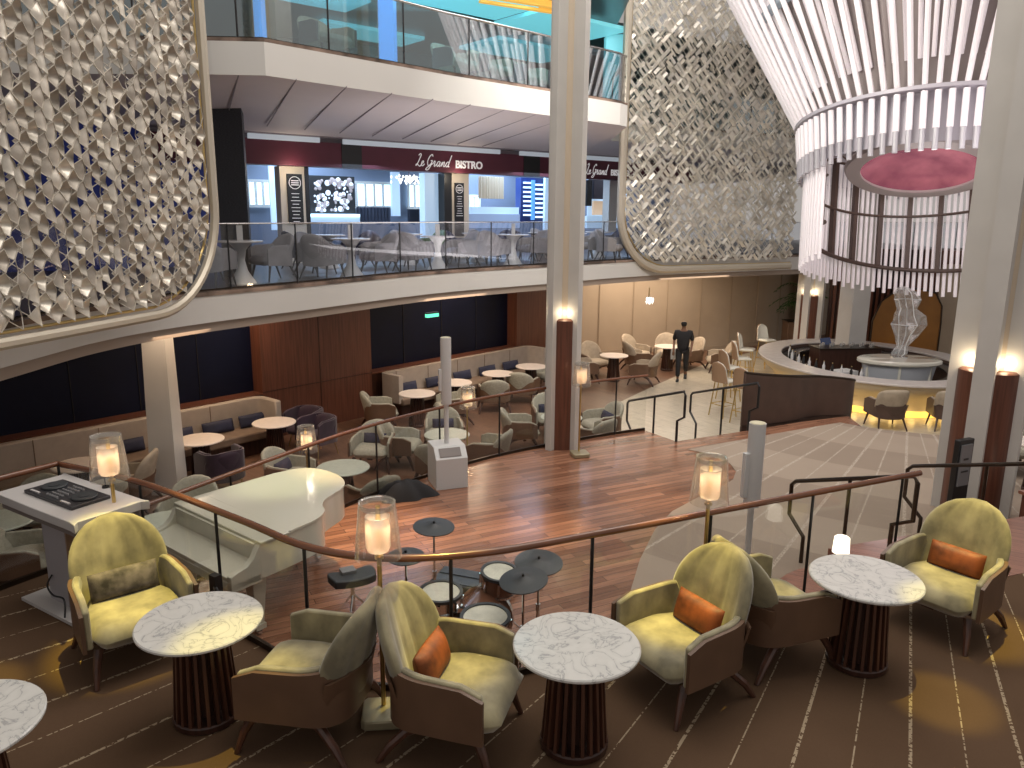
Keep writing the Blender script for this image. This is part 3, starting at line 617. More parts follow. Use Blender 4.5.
fin_column('finned_column','tall white-finned column with lit wooden lower half at the right edge',6.30,9.95,ZD,13,math.radians(50),2.02,.37,.46,.12,2.6)
fin_column('finned_column','white-finned wooden column behind the left end of the bar',9.75,25.2,0,13,math.radians(50),2.1,.30,.42,.10,1.8)
# plain white columns
tag(obj('white_column',MB().add([(-.22,-.2,0),(.22,-.2,0),(.22,.2,0),(-.22,.2,0),(-.16,-.15,2.95),(.2,-.15,2.95),(.2,.15,2.95),(-.16,.15,2.95)],[(0,3,2,1),(4,5,6,7),(0,1,5,4),(1,2,6,5),(2,3,7,6),(3,0,4,7)]),'white',loc=(-5.72,12.2,0)),'plain white pillar between the two left-hand banquettes','column')
tag(obj('white_column',MB().box(-.30,.30,-.28,.28,0,5.5,T3(0,0,0,.3)),'white',loc=(9.95,22.4,0)),'thick plain white column standing inside the bar','column')
# ============================================================ FURNITURE
def make_chair(name,label,group=None,mats=('leather','velvet','wood'),h=1.06,w=.40,d=.40,arm=.63,bw=.36,lean=.17,channels=True,legs='swoop',seat_z=.43,wide_top=0.0,square=False):
    # local frame: the sitter faces -y
    t=thing(name,label,'chair',group=group); sm,fm,lm=mats
    # shell: outer U wall
    n=26; path=[]
    for k in range(n+1):
        a=-PI*.06+ (PI*1.12)*k/n
        ca,sa=math.cos(a),math.sin(a)
        x=w*math.copysign(abs(ca)**.62,ca); y=(d-.04)*math.copysign(abs(sa)**.75,sa)
        if k==0 or k==n: pass
        path.append((x,y-.0))
    path=[(w+.015,-d*.86)]+[(w+.01,-d*.5)]+path[2:-2]+[(-w-.01,-d*.5)]+[(-w-.015,-d*.86)]
    N=len(path)
    def ztop(s):
        c=abs(s-.5)*2
        return arm+.07*math.cos(min(1,(1-c))*PI*.5)*0 + (.04*(1-c)) - (.05 if c>.93 else 0)
    def zbot(s):
        c=abs(s-.5)*2; return .24+.05*c
    obj('shell',MB().wall(path,zbot,ztop,.028),sm,t,smooth=60)
    inner=[(x*.93,y*.93-.005) for x,y in path]
    obj('inner_upholstery',MB().wall(inner,lambda s:.30,lambda s:(ztop(s)+.018)-(.20*max(0,1-(abs(s-.5)/.27)**4)),.045),fm,t,smooth=60,bevel=.012)
    # seat
    def sfn(u,v):
        x=u*(w-.055)*(1-.34*max(0,v-.55)/.45)*(1-.22*max(0,(.22-v)/.22)**2); y=-(d+.02)+v*(2*d-.06); 
        ed=(1-abs(u)**6)
        return (x,y,seat_z-.075+.018*math.sin(PI*v)),(0,0,1)
    obj('seat',MB().pad(sfn,14,14,lambda u,v:.085*((1-abs(u)**8)**.5)*((1-abs(2*v-1)**9)**.5)+.004),fm,t,smooth=80)
    # back pad
    zb=.33; H=h-zb-.03
    def hw(v):
        if v<.45: return bw*(.86+.14*math.sin(v/.45*PI/2))+wide_top*v
        q=(v-.45)/.55; return (bw+wide_top*.45)*max(0,1-q**(7 if square else 2.4))**.5
    def bfn(u,v):
        ww=hw(v*.995); x=u*ww; y=(d-.115)+lean*v-.16*(x*x)/(bw*bw)*(1-.3*v)-.0
        return (x,y,zb+H*v*.99+.0),(0,-.97,.2)
    def bth(u,v):
        tt=.052*((1-abs(u)**5)**.5)*(max(0,1-v**7)**.5)+.006
        if channels: tt+=.012*(abs(math.cos(u*PI*2.5))**.45-.6)*(1-v**4)*(1-abs(u)**6)
        return tt
    obj('backrest',MB().pad(bfn,30,18,bth),fm,t,smooth=80)
    if h>.9:
        def ofn(u,v):
            v2=v*.36; p,n_=bfn(u,v2); return (p[0]*1.04,p[1]+.062,p[2]),(0,1,0)
        obj('back_shell',MB().pad(ofn,16,6,lambda u,v:.014),sm,t,smooth=80)
    # legs
    for sx in (1,-1):
        if legs=='swoop':
            obj('leg',MB().tube([(sx*.30,-d+.13,.26),(sx*.335,-d+.07,.15),(sx*.36,-d+.02,0)],[.034,.028,.018],8),lm,t)
            obj('leg',MB().tube([(sx*q[0],q[1],q[2]) for q in [(.16,-.08,.235),(.25,.06,.25),(.31,.19,.22),(.345,.29,.12),(.37,.37,0)]],[.024,.028,.032,.028,.018],8),lm,t)
        elif legs=='straight':
            obj('leg',MB().tube([(sx*.27,-d+.12,.28),(sx*.31,-d+.06,0)],[.024,.014],8),lm,t)
            obj('leg',MB().tube([(sx*.24,d-.15,.28),(sx*.30,d-.02,0)],[.024,.014],8),lm,t)
    if legs=='swoop': obj('stretcher',MB().box(-.30,.30,-.11,-.05,.215,.25).box(-.05,.05,-.3,.1,.235,.262),lm,t)
    if legs=='thin':
        for sx in (1,-1):
            for sy in (1,-1): obj('leg',MB().tube([(sx*.2,sy*.2,.28),(sx*.25,sy*.25,0)],.011,6),lm,t)
    return t
def face(frm,to): return math.atan2(to[1]-frm[1],to[0]-frm[0])+PI/2
def make_table(name,label,r,h,topm,pedm,group=None,thick=.028,rb=.2,rt=.155,cat='table'):
    t=thing(name,label,cat,group=group)
    obj('tabletop',MB().disc(r,h-thick,h,56,b=.008),topm,t)
    mb=MB(); n=22
    for k in range(n):
        a=2*PI*k/n; c,s=math.cos(a),math.sin(a)
        P=[]
        for z,rr in ((.05,rb),(h-thick-.01,rt)):
            for (dr,da) in ((-.018,-.011),(-.018,.011),(.018,.011),(.018,-.011)): P.append(((rr+dr)*c-da*s,(rr+dr)*s+da*c,z))
        mb.add(P,[(3,2,1,0),(4,5,6,7),(0,1,5,4),(1,2,6,5),(2,3,7,6),(3,0,4,7)])
    obj('slatted_pedestal',mb,pedm,t,smooth=0)
    obj('inner_post',MB().lathe([(rb-.10,.05),(rt-.09,h-thick-.005)],20),'dwood',t)
    obj('base',MB().disc(rb+.025,0,.055,40,b=.01),'dwood',t)
    return t
def pillow(name,label,loc,rz,m,w=.42,h=.2,tilt=.35,group=None,th=.065):
    mb=MB().pad(lambda u,v:((u*w/2*(1-.05*math.sin(PI*v)),0,h*(v-.5)*(1-.08*(1-u*u)))),10,8,lambda u,v:1) if 0 else MB()
    mb.pad(lambda u,v:((u*w/2,0,h*(v-.5)),(0,1,0)),12,8,lambda u,v:th*((1-abs(u)**4)**.5)*((1-abs(2*v-1)**3)**.5)+.004)
    o=obj(name,mb,m,smooth=80); o.matrix_world=T3(*loc,rz)@Matrix.Rotation(-tilt,4,'X'); return tag(o,label,'pillow',group)
def on_chair(c,m,label,h=.22,w=.42,yo=.135,z=.55,tilt=.3,group=None,dx=0,roll=0):
    T=Matrix.Translation(c.location)@Matrix.Rotation(c.rotation_euler.z,4,'Z')
    p=T@Vector((dx,yo,z)); o=pillow('pillow',label,p,c.rotation_euler.z,m,w,h,tilt,group); 
    if roll: o.matrix_world=o.matrix_world@Matrix.Rotation(roll,4,'Y')
    return o
# ---- terrace tables and chairs
TT={1:(-2.09,4.71),2:(.43,4.46),3:(2.72,5.43),4:(-2.95,3.62)}
tlab={1:'round white marble table nearest the white piano, on slatted dark wood drum',2:'round white marble table in the foreground beside the drum kit',3:'round white marble table at the right with a small white lamp behind it',4:'round marble table cut off by the lower left corner of the view'}
tb=make_table('marble_table',tlab[1],.41,.73,'marble','wood'); tb.location=(*TT[1],ZT)
for k in (2,3,4): dup(tb,(*TT[k],ZT),k*1.3,tlab[k])
ch=make_chair('lounge_chair','yellow-lit high-backed lounge chair with charcoal pillow facing the leftmost marble table')
spots=[((-2.97,5.50),None,-.52,''),
 ((-1.32,4.62),None,-1.75,'high-backed lounge chair seen from behind, left of the foreground gold floor lamp'),
 ((-.38,4.52),None,1.30,'high-backed lounge chair with orange pillow right of the gold floor lamp, beside the drum kit'),
 ((1.27,5.10),None,-1.02,'high-backed lounge chair with rust pillow just right of the foreground marble table'),
 ((2.05,5.60),None,1.95,'high-backed lounge chair turned away, left of the right marble table'),
 ((3.72,6.05),None,-.92,'olive high-backed lounge chair with orange pillow right of the right marble table')]
chairs=[]
for i,((x,y),_,rz,lb) in enumerate(spots):
    if i==0: ch.location=(x,y,ZT); ch.rotation_euler=(0,0,-rz*-1); ch.rotation_euler.z=.70; chairs.append(ch)
    else: chairs.append(dup(ch,(x,y,ZT),rz,lb))
on_chair(chairs[0],'dgrey','charcoal furry lumbar pillow on the leftmost yellow chair',.23,.50)
on_chair(chairs[2],'orange','orange pillow on the chair beside the drum kit',.25,.42)
on_chair(chairs[3],'orange','rust pillow on the chair right of the foreground table',.24,.44)
on_chair(chairs[5],'orange','orange pillow on the rightmost lounge chair',.22,.44)
# ---- floor lamps
def make_lamp(label,h=1.59,power=16):
    t=thing('floor_lamp',label,'lamp'); pr=[(-.15,-.12),(-.12,-.15),(.12,-.15),(.15,-.12),(.15,.12),(.12,.15),(-.12,.15),(-.15,.12)]
    obj('base',MB().prism([(x*.95,y*.95) for x,y in pr],0.004,.07),mat('lamp_base',(.36,.31,.20),.35,.4) if 'lamp_base' not in bpy.data.materials else bpy.data.materials['lamp_base'],t,bevel=.01)
    obj('pole',MB().tube([(0,.05,.06),(0,.05,h-.05)],.016,10).disc(.03,h-.42,h-.40,16,T3(0,.05,0)),'gold',t)
    gs=obj('glass_shade',MB().lathe([(.155,h-.38),(.120,h),(.116,h),(.151,h-.38),(.155,h-.38)],32,T3(0,.0,0)),'glassl',t)
    obj('inner_shade',MB().lathe([(0,h-.34),(.070,h-.34),(.082,h-.31),(.082,h-.10),(.080,h-.10),(.078,h-.30),(.06,h-.33)],24),'lampin',t)
    obj('crystal_rim',MB().lathe([(.108,h-.045),(.116,h-.03),(.119,h-.005),(.110,h-.01),(.108,h-.045)],32),'crystal',t)
    obj('bulb',MB().lathe([(0,h-.20),(.04,h-.185),(.055,h-.165),(.04,h-.145),(0,h-.13)],16),'glow',t)
    return t
l1=make_lamp('gold floor lamp with glass shade between the two foreground chairs by the drum kit'); l1.location=(-.87,4.70,ZT); l1.rotation_euler.z=.1
lamps=[l1,dup(l1,(-3.38,6.15,ZT),.3,'gold floor lamp with glass shade beside the DJ table'),
 dup(l1,(1.56,5.72,ZT),-.2,'gold floor lamp with glass shade behind the two back-to-back chairs'),
 dup(l1,(1.14,12.30,ZD),.2,'gold floor lamp standing at the foot of the middle column')]
for (px,py,lb) in [(306,432,'small gold lamp with glass shade beyond the piano tail'),(468,392,'small gold lamp with glass shade behind the white speaker column')]:
    p=at(px,py,1.50); lamps.append(dup(l1,(p.x,p.y,-.0),.4,lb))
for l in lamps:
    x,y,z=l.location; light('POINT','floor_lamp_bulb',(x,y,z+1.40),6.5,(1,.80,.55),.04)
# ---- DJ table
t=thing('dj_table','white DJ table with black mixing controller, grey pedestal and white base plate','table',(-3.86,6.33,ZT),-.56)
obj('tabletop',MB().prism([(p.x,p.y) for p in smoothpath([(-.62,-.27,0),(-.58,-.31,0),(.58,-.31,0),(.63,-.27,0),(.63,.27,0),(.58,.31,0),(-.58,.31,0),(-.62,.27,0),(-.62,-.27,0)],2)[:-1]],.90,.98),'djw',t,bevel=.006)
obj('cable_tray',MB().box(-.58,.58,-.28,.28,.84,.90),'djg',t)
obj('pedestal',MB().box(-.20,.20,-.16,.16,.02,.84),mat('dj_pedestal',(.36,.34,.36),.4),t,bevel=.01)
obj('side_panel',MB().box(.195,.215,-.17,.17,.02,.84),mat('dj_tan',(.28,.18,.12),.4),t)
obj('base_plate',MB().box(-.42,.42,-.30,.30,0,.03),'djw',t)
obj('power_cable',MB().tube([(p.x,p.y,p.z) for p in smoothpath([(-.1,-.17,.28),(-.1,-.22,.2),(.02,-.24,.15),(.2,-.24,.16),(.3,-.3,.05)],5)],.008,6),'black',t)
dj=thing('dj_controller','black DJ controller with two jog wheels lying on the white table','controller',(-3.86,6.33,ZT+.98),-.56)
obj('body',MB().box(-.40,.36,-.17,.17,0,.03),mat('controller_black',(.03,.03,.035),.35),dj,bevel=.005)
for sx in (-1,1): obj('jog_wheel',MB().disc(.105,.03,.048,32,T3(sx*.24-.02,.02,0),b=.006).disc(.05,.048,.052,20,T3(sx*.24-.02,.02,0)),'blackr',dj)
mb=MB()
for a in range(5):
    for b in range(6): mb.disc(.010,.03,.045,8,T3(-.10+a*.038,-.12+b*.045,0))
obj('mixer_knobs',mb,mat('knob_grey',(.25,.25,.26),.4),dj)
obj('fader',MB().box(-.33,-.20,-.15,-.13,.03,.04).box(.15,.28,-.15,-.13,.03,.04),'djw',dj)
t=thing('gooseneck_lamp','small black gooseneck lamp standing on the back of the DJ table','lamp',(-3.65,6.55,ZT+.98))
obj('base',MB().disc(.03,0,.015,16),'black',t); obj('flexible_neck',MB().tube([(0,0,.01),(0,0,.10),(.01,0,.15),(-.03,0,.17)],.007,6),'black',t)
# ---- small hooked cable holder clamped to the glass
t=thing('cable_hook','black clamp with hook on the railing glass behind the first marble table','hook',(-2.33,5.62,ZT+.42),-.6)
obj('clamp',MB().box(-.06,.02,-.03,.03,0,.18),'black',t); obj('hook',MB().tube([(0,-.03,.09),(.06,-.06,.08),(.08,-.06,.12),(.10,-.06,.09),(.08,-.05,.0),(.02,-.05,-.12)],.009,6),'black',t)
# ---- piano
pang=math.atan2(-.625,.78)   # local x along keyboard, y toward the tail
t=thing('grand_piano','white baby grand piano with closed lid at the edge of the dance floor','piano',(-3.49,7.51,ZD),pang)
def outline(g=0,front=0):
    c=[(1.52,front),(1.50,.35),(1.46,.66),(1.36,.85),(1.20,.95),(1.10,1.06),(1.03,1.22),(.97,1.38),(.85,1.52),(.64,1.62),(.38,1.64),(.16,1.58),(.04,1.42),(0,1.2),(0,front)]
    s=[(p.x,p.y) for p in smoothpath([(x,y,0) for x,y in c[:-2]],5)]+c[-2:]
    cx,cy=.75,.8
    return [((x-cx)*(1+g)+cx,(y-cy)*(1+g)+cy if y>0.05 else y) for x,y in s]
obj('case',MB().prism(outline(0,0),.62,.965),'piano',t,smooth=35,bevel=.008)
obj('lid',MB().prism(outline(.02,.34),.968,.992),'piano',t,smooth=35,bevel=.006)
obj('front_lid',MB().box(-.015,1.535,-.0,.335,.968,.992),'piano',t,bevel=.006)
cheek=[(-.0,-.0),(-.0,.34),(-.0,.34)]
for x0,x1 in ((-.0,.07),(1.46,1.53)):
    pts=[(.0,.62),(.0,.965),(-.03,.93),(-.07,.86),(-.14,.80),(-.25,.775),(-.31,.75),(-.31,.62)]
    obj('cheek',MB().prism(pts,x0,x1,Matrix(((0,0,1,0),(1,0,0,0),(0,1,0,0),(0,0,0,1)))),'piano',t,bevel=.006)
obj('keybed',MB().box(0,1.53,-.31,0,.60,.69),'piano',t,bevel=.01); obj('key_slip',MB().box(.07,1.46,-.31,-.28,.69,.735),'piano',t,bevel=.005)
obj('key_cover',MB().add([(.07,-.29,.735),(1.46,-.29,.735),(1.46,-.02,.80),(.07,-.02,.80),(.07,-.02,.69),(1.46,-.02,.69),(.07,-.29,.69),(1.46,-.29,.69)],[(0,1,2,3),(3,2,5,4),(6,7,1,0),(4,5,7,6),(0,3,4,6),(1,7,5,2)]),'piano',t)
obj('fallboard',MB().box(.07,1.46,-.03,.0,.80,.965),'piano',t)
for (x,y) in ((.16,.02),(1.38,.02),(.50,1.38)):
    l=obj('leg',MB().add([(x-.075,y-.075,.62),(x+.075,y-.075,.62),(x+.075,y+.075,.62),(x-.075,y+.075,.62),(x-.04,y-.04,.12),(x+.04,y-.04,.12),(x+.04,y+.04,.12),(x-.04,y+.04,.12)],[(0,1,2,3),(7,6,5,4),(0,4,5,1),(1,5,6,2),(2,6,7,3),(3,7,4,0)]).box(x-.055,x+.055,y-.055,y+.055,.07,.12),'piano',t)
    obj('caster',MB().disc(.035,-.02,.02,14,T3(x,y,.037,0,PI/2)),'chrome',l)
obj('pedal_lyre',MB().box(.66,.70,.05,.10,.12,.62).box(.82,.86,.05,.10,.12,.62).box(.62,.90,.02,.12,.08,.13),'piano',t)
# ---- column speakers
def pa(label,x,y,rz,hp=.95,hc=.95):
    t=thing('column_speaker',label,'speaker',(x,y,ZD),rz)
    obj('subwoofer',MB().add([(-.24,-.24,0),(.24,-.24,0),(.24,.27,0),(-.24,.27,0),(-.24,-.24,.46),(.24,-.24,.46),(.24,-.10,.62),(-.24,-.10,.62),(.24,.27,.62),(-.24,.27,.62)],[(3,2,1,0),(0,1,5,4),(4,5,6,7),(7,6,8,9),(2,3,9,8),(1,2,8,6,5),(3,0,4,7,9)]),'paw',t,smooth=0,bevel=.008)
    obj('control_panel',MB().box(-.17,.15,-.005,.006,-.07,.07,T3(0,-.175,.545,0,-.73)),'djg',t)
    obj('maker_plate',MB().box(.245,.248,-.02,.09,.36,.40),'djg',t)
    obj('pole',MB().tube([(0,.05,.62),(0,.05,.62+hp)],.035,14),'paw',t)
    obj('speaker_column',MB().lathe([(0,.60+hp),(.075,.60+hp),(.078,.62+hp),(.078,.60+hp+hc),(.0,.60+hp+hc)],24,T3(0,.05,0)),'paw',t)
    obj('side_handle',MB().box(-.11,-.07,.02,.08,.80+hp,1.12+hp),'paw',t,bevel=.005)
    obj('top_cap',MB().disc(.070,.60+hp+hc,.605+hp+hc,24,T3(0,.05,0)),mat('cap_cream',(.6,.55,.38),.5) if 'cap_cream' not in bpy.data.materials else bpy.data.materials['cap_cream'],t)
    return t
p=at(444,486,ZD); pa('white column speaker on angular white subwoofer beside a black cloth',p.x+.05,p.y+.1,.35,.62,.98)
t=thing('column_speaker','white column speaker on a thin pole rising behind the chairs on the grey carpet','speaker',(2.42,7.3,ZD),.3)
obj('base_plate',MB().disc(.22,0.012,.04,32),'paw',t); obj('pole',MB().tube([(0,0,.03),(0,0,1.12)],.032,14),'paw',t)
obj('speaker_column',MB().lathe([(0,1.10),(.080,1.10),(.082,1.12),(.082,1.96),(0,1.96)],24),'paw',t); obj('side_handle',MB().box(-.125,-.075,-.03,.03,1.20,1.66),'paw',t,bevel=.005); obj('top_cap',MB().disc(.075,1.96,1.965,24),bpy.data.materials['cap_cream'],t)
# black cloth heap
mb=MB(); rnd=random.Random(4)
def heap(u,v): return (0,0,0),(0,0,1)
vs=[];fs=[];R_=22;A_=36
for i in range(R_+1):
    for k in range(A_):
        a=2*PI*k/A_; r=i/R_; e=.30+.07*math.sin(3*a+1)+.05*math.sin(5*a); x=1.25*e*r*math.cos(a); y=.85*e*r*math.sin(a)
        z=.24*(1-r**2.2)+.03*math.sin(9*x+4*y)*math.cos(14*y)*(1-r)+.012*math.sin(40*x)*(1-r)
        vs.append((x,y,max(z,0.003)))
for i in range(R_):
    for k in range(A_): fs.append((i*A_+k,(i+1)*A_+k,(i+1)*A_+(k+1)%A_,i*A_+(k+1)%A_))
fs.append(tuple(R_*A_+k for k in range(A_))[::-1])
tag(obj('black_cloth',MB().add(vs,fs),'cloth',loc=(-1.52,10.36,ZD+.001),smooth=80),'black cloth bundle heaped beside the white subwoofer','cloth')
# ---- drum kit: every drum and stand is a thing
def drum(name,label,x,y,ztop,r,depth,tilt=(0,0),stand=True,head='drumhead',shell='drumsh'):
    t=thing(name,label,'drum',(x,y,ZD)); T=T3(0,0,ztop-ZD,0,tilt[0],tilt[1])
    obj('shell',MB().lathe([(r,-depth),(r,-.012)],36,T),shell,t)
    obj('drumhead',MB().lathe([(0,-.004),(r*.93,-.004)],36,T),head,t); obj('bottom_head',MB().lathe([(0,-depth+.003),(r*.98,-depth+.003)],30,T),'blackr',t)
    obj('hoop',MB().lathe([(r*.92,-.02),(r+.014,-.02),(r+.014,.008),(r*.92,.008),(r*.92,-.02)],36,T),'blackr',t)
    obj('lower_hoop',MB().lathe([(r*.98,-depth),(r+.012,-depth),(r+.012,-depth+.022),(r*.98,-depth+.022),(r*.98,-depth)],36,T),'chrome',t)
    mb=MB()
    for k in range(8):
        a=2*PI*k/8; mb.box(r,r+.022,-.012,.012,-depth*.75,-.03,T@T3(0,0,0,a))
    obj('lugs',mb,'chrome',t,smooth=0)
    if stand:
        zb=ztop-ZD-depth-.01
        obj('stand_pole',MB().tube([(0,0,.12),(0,0,zb)],.014,8).tube([(-r*.8,0,zb),(r*.8,0,zb)],.008,6),'chrome',t)
        for k in range(3):
            a=2*PI*k/3+.4; obj('leg',MB().tube([(0,0,.30),(.26*math.cos(a),.26*math.sin(a),.012)],.010,6),'chrome',t)
    return t
drum('snare_drum','small snare drum with white head on chrome stand, left of the kit',-.62,6.30,1.30,.185,.15,(.05,.02),shell='chrome')
drum('floor_tom','large floor tom with pale yellow head nearest the railing',-.21,5.98,1.24,.205,.36,(.04,0))
drum('rack_tom','tom drum partly under the dark cymbals',-.10,6.62,1.34,.165,.20,(.10,.06))
bd=thing('bass_drum','brown-shelled bass drum lying at the middle of the kit','drum',(-.30,6.38,ZD))
Tb=T3(0,0,.28,-.35,PI/2); obj('shell',MB().lathe([(.25,-.22),(.25,.20)],40,Tb),'drumsh',bd)
obj('drumhead',MB().lathe([(0,-.215),(.245,-.215)],36,Tb).lathe([(0,.195),(.245,.195)],36,Tb),'blackr',bd)
for z in (-.24,.19): obj('hoop',MB().lathe([(.24,z),(.275,z),(.275,z+.04),(.24,z+.04),(.24,z)],40,Tb),'chrome',bd)
def cymbal(label,x,y,z,r,tx,ty,name='cymbal'):
    t=thing(name,label,'cymbal',(x,y,ZD)); T=T3(0,0,z-ZD,0,tx,ty)
    obj('plate',MB().lathe([(0,.028),(.03,.026),(.045,.012),(r*.6,.006),(r,-.008),(r,-.016),(r*.6,-.004),(.0,.0)],40,T),'blackr',t,smooth=60)
    obj('wing_nut',MB().disc(.012,.028,.05,10,T),'black',t)
    obj('stand_pole',MB().tube([(0,0,z-ZD-.01),(0,0,.25)],.011,8).tube([(0,0,.5),(0,0,.2)],.016,8).disc(.022,.48,.54,10),'chrome',t)
    for k in range(3):
        a=2*PI*k/3+x*3; obj('leg',MB().tube([(0,0,.38),(.27*math.cos(a),.27*math.sin(a),.012)],.010,6),'chrome',t)
cymbal('black cymbal standing highest at the far left of the kit',-.74,6.93,1.66,.20,.06,.05)
cymbal('black hi-hat pad half hidden by the wooden rail cap',-.94,6.40,1.60,.17,.05,0,'hi_hat')
cymbal('nearer of the two overlapping black cymbals at the right of the kit',.11,5.92,1.62,.205,.10,-.10)
cymbal('farther of the two overlapping black cymbals at the right of the kit',.25,6.30,1.60,.215,.12,.02)
t=thing('keyboard_case','flat blackish keyboard case on the floor behind the drums','case',(-.38,7.62,ZD),-.35)
obj('case_body',MB().box(-.45,.45,-.2,.2,.002,.10),'blackr',t,bevel=.012); obj('lid_strip',MB().box(-.43,.43,-.17,-.02,.10,.11).box(-.43,.43,.02,.17,.10,.11),mat('case_top',(.05,.07,.09),.35),t)
t=thing('drum_throne','black padded drum throne standing between the piano and the drum kit','stool',(-1.55,6.95,ZD),.5)
obj('seat_pad',MB().prism([(p.x,p.y) for p in smoothpath([(-.2,-.12,0),(0,-.17,0),(.2,-.12,0),(.22,.1,0),(.06,.08,0),(-.06,.08,0),(-.22,.1,0),(-.2,-.12,0)],4)[:-1]],.42,.50),'blackr',t,bevel=.012)
obj('seat_plate',MB().box(-.10,.04,-.02,.10,.50,.53),mat('plate_grey',(.2,.2,.2),.4),t); obj('stand_pole',MB().tube([(0,0,.1),(0,0,.42)],.02,8),'chrome',t)
for k in range(3): a=2*PI*k/3; obj('leg',MB().tube([(0,0,.28),(.22*math.cos(a),.22*math.sin(a),.012)],.011,6),'chrome',t)
t=thing('pedal_board','flat black effects pedal board on the planks near the rail','pedal board',(-1.62,6.42,ZD),.5)
obj('board',MB().box(-.25,.25,-.13,.13,.002,.05),'blackr',t,bevel=.01); obj('pedals',MB().box(-.2,-.06,-.1,.1,.05,.075).box(-.02,.1,-.1,.1,.05,.075).box(.13,.22,-.1,.1,.05,.07),'black',t)
t=thing('hi_hat_pedal','chrome hi-hat pedal and stand legs beneath the kit behind the near lamp','pedal',(-.62,5.72,ZD),.2)
obj('foot_plate',MB().box(-.05,.05,-.15,.15,.01,.03,T3(0,0,.03,0,.2)),'chrome',t)
obj('stand_frame',MB().tube([(-.2,.1,.01),(0,0,.3),(.2,.1,.01)],.011,6).tube([(0,-.2,.01),(0,0,.3),(0,0,.55)],.011,6).tube([(-.2,.1,.01),(.2,.1,.01)],.008,6),'chrome',t)
# ---- handrails
def handrail(name,label,pts,posts,m='black',r=.024):
    t=thing(name,label,'handrail'); obj('rail',MB().tube([tuple(p) for p in pts],r,8),m,t)
    for (x,y,z0,z1) in posts: obj('post',MB().tube([(x,y,z0),(x,y,z1)],.020,8),m,t)
    return t
def hr(label,hi,lo,zhi,zlo,m,name='stair_handrail'):
    hi=Vector((*hi,zhi)); lo=Vector((*lo,zlo)); d=(lo-hi); dh=Vector((d.x,d.y,0)).normalized(); H=.95
    a=hi+Vector((0,0,H)); b=lo+Vector((0,0,H))
    pts=[hi,hi+Vector((0,0,.38)),hi-dh*.22+Vector((0,0,.50)),a-dh*.22-Vector((0,0,.06)),a-dh*.17,b+dh*.18,b+dh*.24-Vector((0,0,.06)),b+dh*.24-Vector((0,0,.42)),b-Vector((0,0,.62)),lo]
    mid=(hi+lo)/2
    return handrail(name,label,pts,[(mid.x,mid.y,mid.z+.0,(a.z+b.z)/2)],m)
hr('left black handrail of the steps down from the dance floor to the bar',(2.94,13.2),(2.4,14.75),ZD,.02,'black')
hr('black handrail of the bar steps beside the curved brown partition',(4.45,13.95),(3.85,15.5),ZD,.02,'black')
hr('bronze handrail of the right steps, seen behind the terrace glass end',(3.86,7.3),(3.38,8.3),ZT,ZD,'bronze')
hr('bronze handrail of the right steps, in front of the right finned column',(5.75,7.75),(5.05,8.9),ZT,ZD,'bronze')
glass_rail('landing_railing','wood-capped glass balustrade at the right end of the landing',[(5.6,7.35),(6.9,7.70),(9,8.35)],ZT,1.05,'capwood',.028,.9,'glassr','capwood',.022)
# ---- curved partition
pth=smoothpath([(4.40,14.20,0),(4.9,14.35,0),(5.5,14.62,0),(6.1,15.0,0),(6.75,15.12,0),(7.0,15.35,0),(6.95,15.7,0)],6)
t=thing('curved_partition','low curved dark brown partition beside the bar steps','partition')
obj('panel',MB().wall([(p.x,p.y) for p in pth],ZD+.0,lambda q:ZD+1.05-.45*q,.07),'dleather',t,smooth=60,bevel=.02)
obj('top_trim',MB().tube([(p.x,p.y+.035,ZD+1.05-.45*i/(len(pth)-1)) for i,p in enumerate(pth)],.035,8),'bronze',t)
obj('lower_panel',MB().wall([(p.x,p.y+.01) for p in pth],0.013,ZD,.05),'dleather',t,smooth=60)
# ============================================================ LOWER LOUNGE
F1=make_chair('tub_chair','x',mats=('leather','fabric','dwood'),h=.86,arm=.60,bw=.35,lean=.13,channels=False,w=.38,d=.37)
F1.location=(0,-60,0)
F2=make_chair('purple_chair','x',mats=('purple','purple','gold'),h=.80,arm=.72,bw=.34,lean=.06,channels=False,w=.34,d=.33,legs='thin'); F2.location=(0,-60,0)
F3=make_chair('armchair','x',mats=('leather','beige','dwood'),h=.98,arm=.60,bw=.36,lean=.17,channels=False,w=.39,d=.38); F3.location=(0,-60,0)
FT=make_table('cafe_table','x',.40,.74,'top','dwood',rb=.17,rt=.12); FT.location=(0,-60,0)
FG=make_table('lounge_table','x',.42,.62,'topg','dwood',rb=.17,rt=.12); FG.location=(0,-60,0)
protos=[F1,F2,F3,FT,FG]
used={}
def place(P,x,y,rz,label,z=0.0,group=None,name=None):
    c=dup(P,(x,y,z),rz,label,group)
    if name:c.name=name
    return c
def tab(px,py,label,P=FT,h=.74):
    p=at(px,py,h); place(P,p.x,p.y,.3,label); return (p.x,p.y)
ta=tab(200,439,'round pale table at the left banquette just right of the white pillar')
tb_=tab(274,422,'round pale table at the curved end of the left banquette')
tc=tab(417,393,'leftmost round pale table of the middle banquette')
td=tab(455,382,'round pale table just behind the white speaker column')
te=tab(498,373,'round pale table third along the middle banquette')
tf=tab(531,366,'round pale table at the far end of the middle banquette by the finned column')
tg=tab(343,467,'green-lit round lounge table beyond the piano tail',FG,.62)
th_=tab(447,434,'round lounge table just left of the middle column rail, with pale cream chairs',FG,.62)
ti=(1.0,14.95); place(FG,1.0,14.95,0,'round lounge table hidden partly behind the middle column')
tj=tab(165,522,'green-lit lounge table beside the piano keyboard end',FG,.62)
tk=tab(80,464,'pale round table behind the DJ table',FT,.74)
tl=tab(614,355,'round pale table against the cream wall, left of the walking man')
tm=tab(668,346,'round pale table against the cream wall, just behind the walking man')
tn=tab(0,520,'pale round table behind the railing at the left edge',FG,.62)
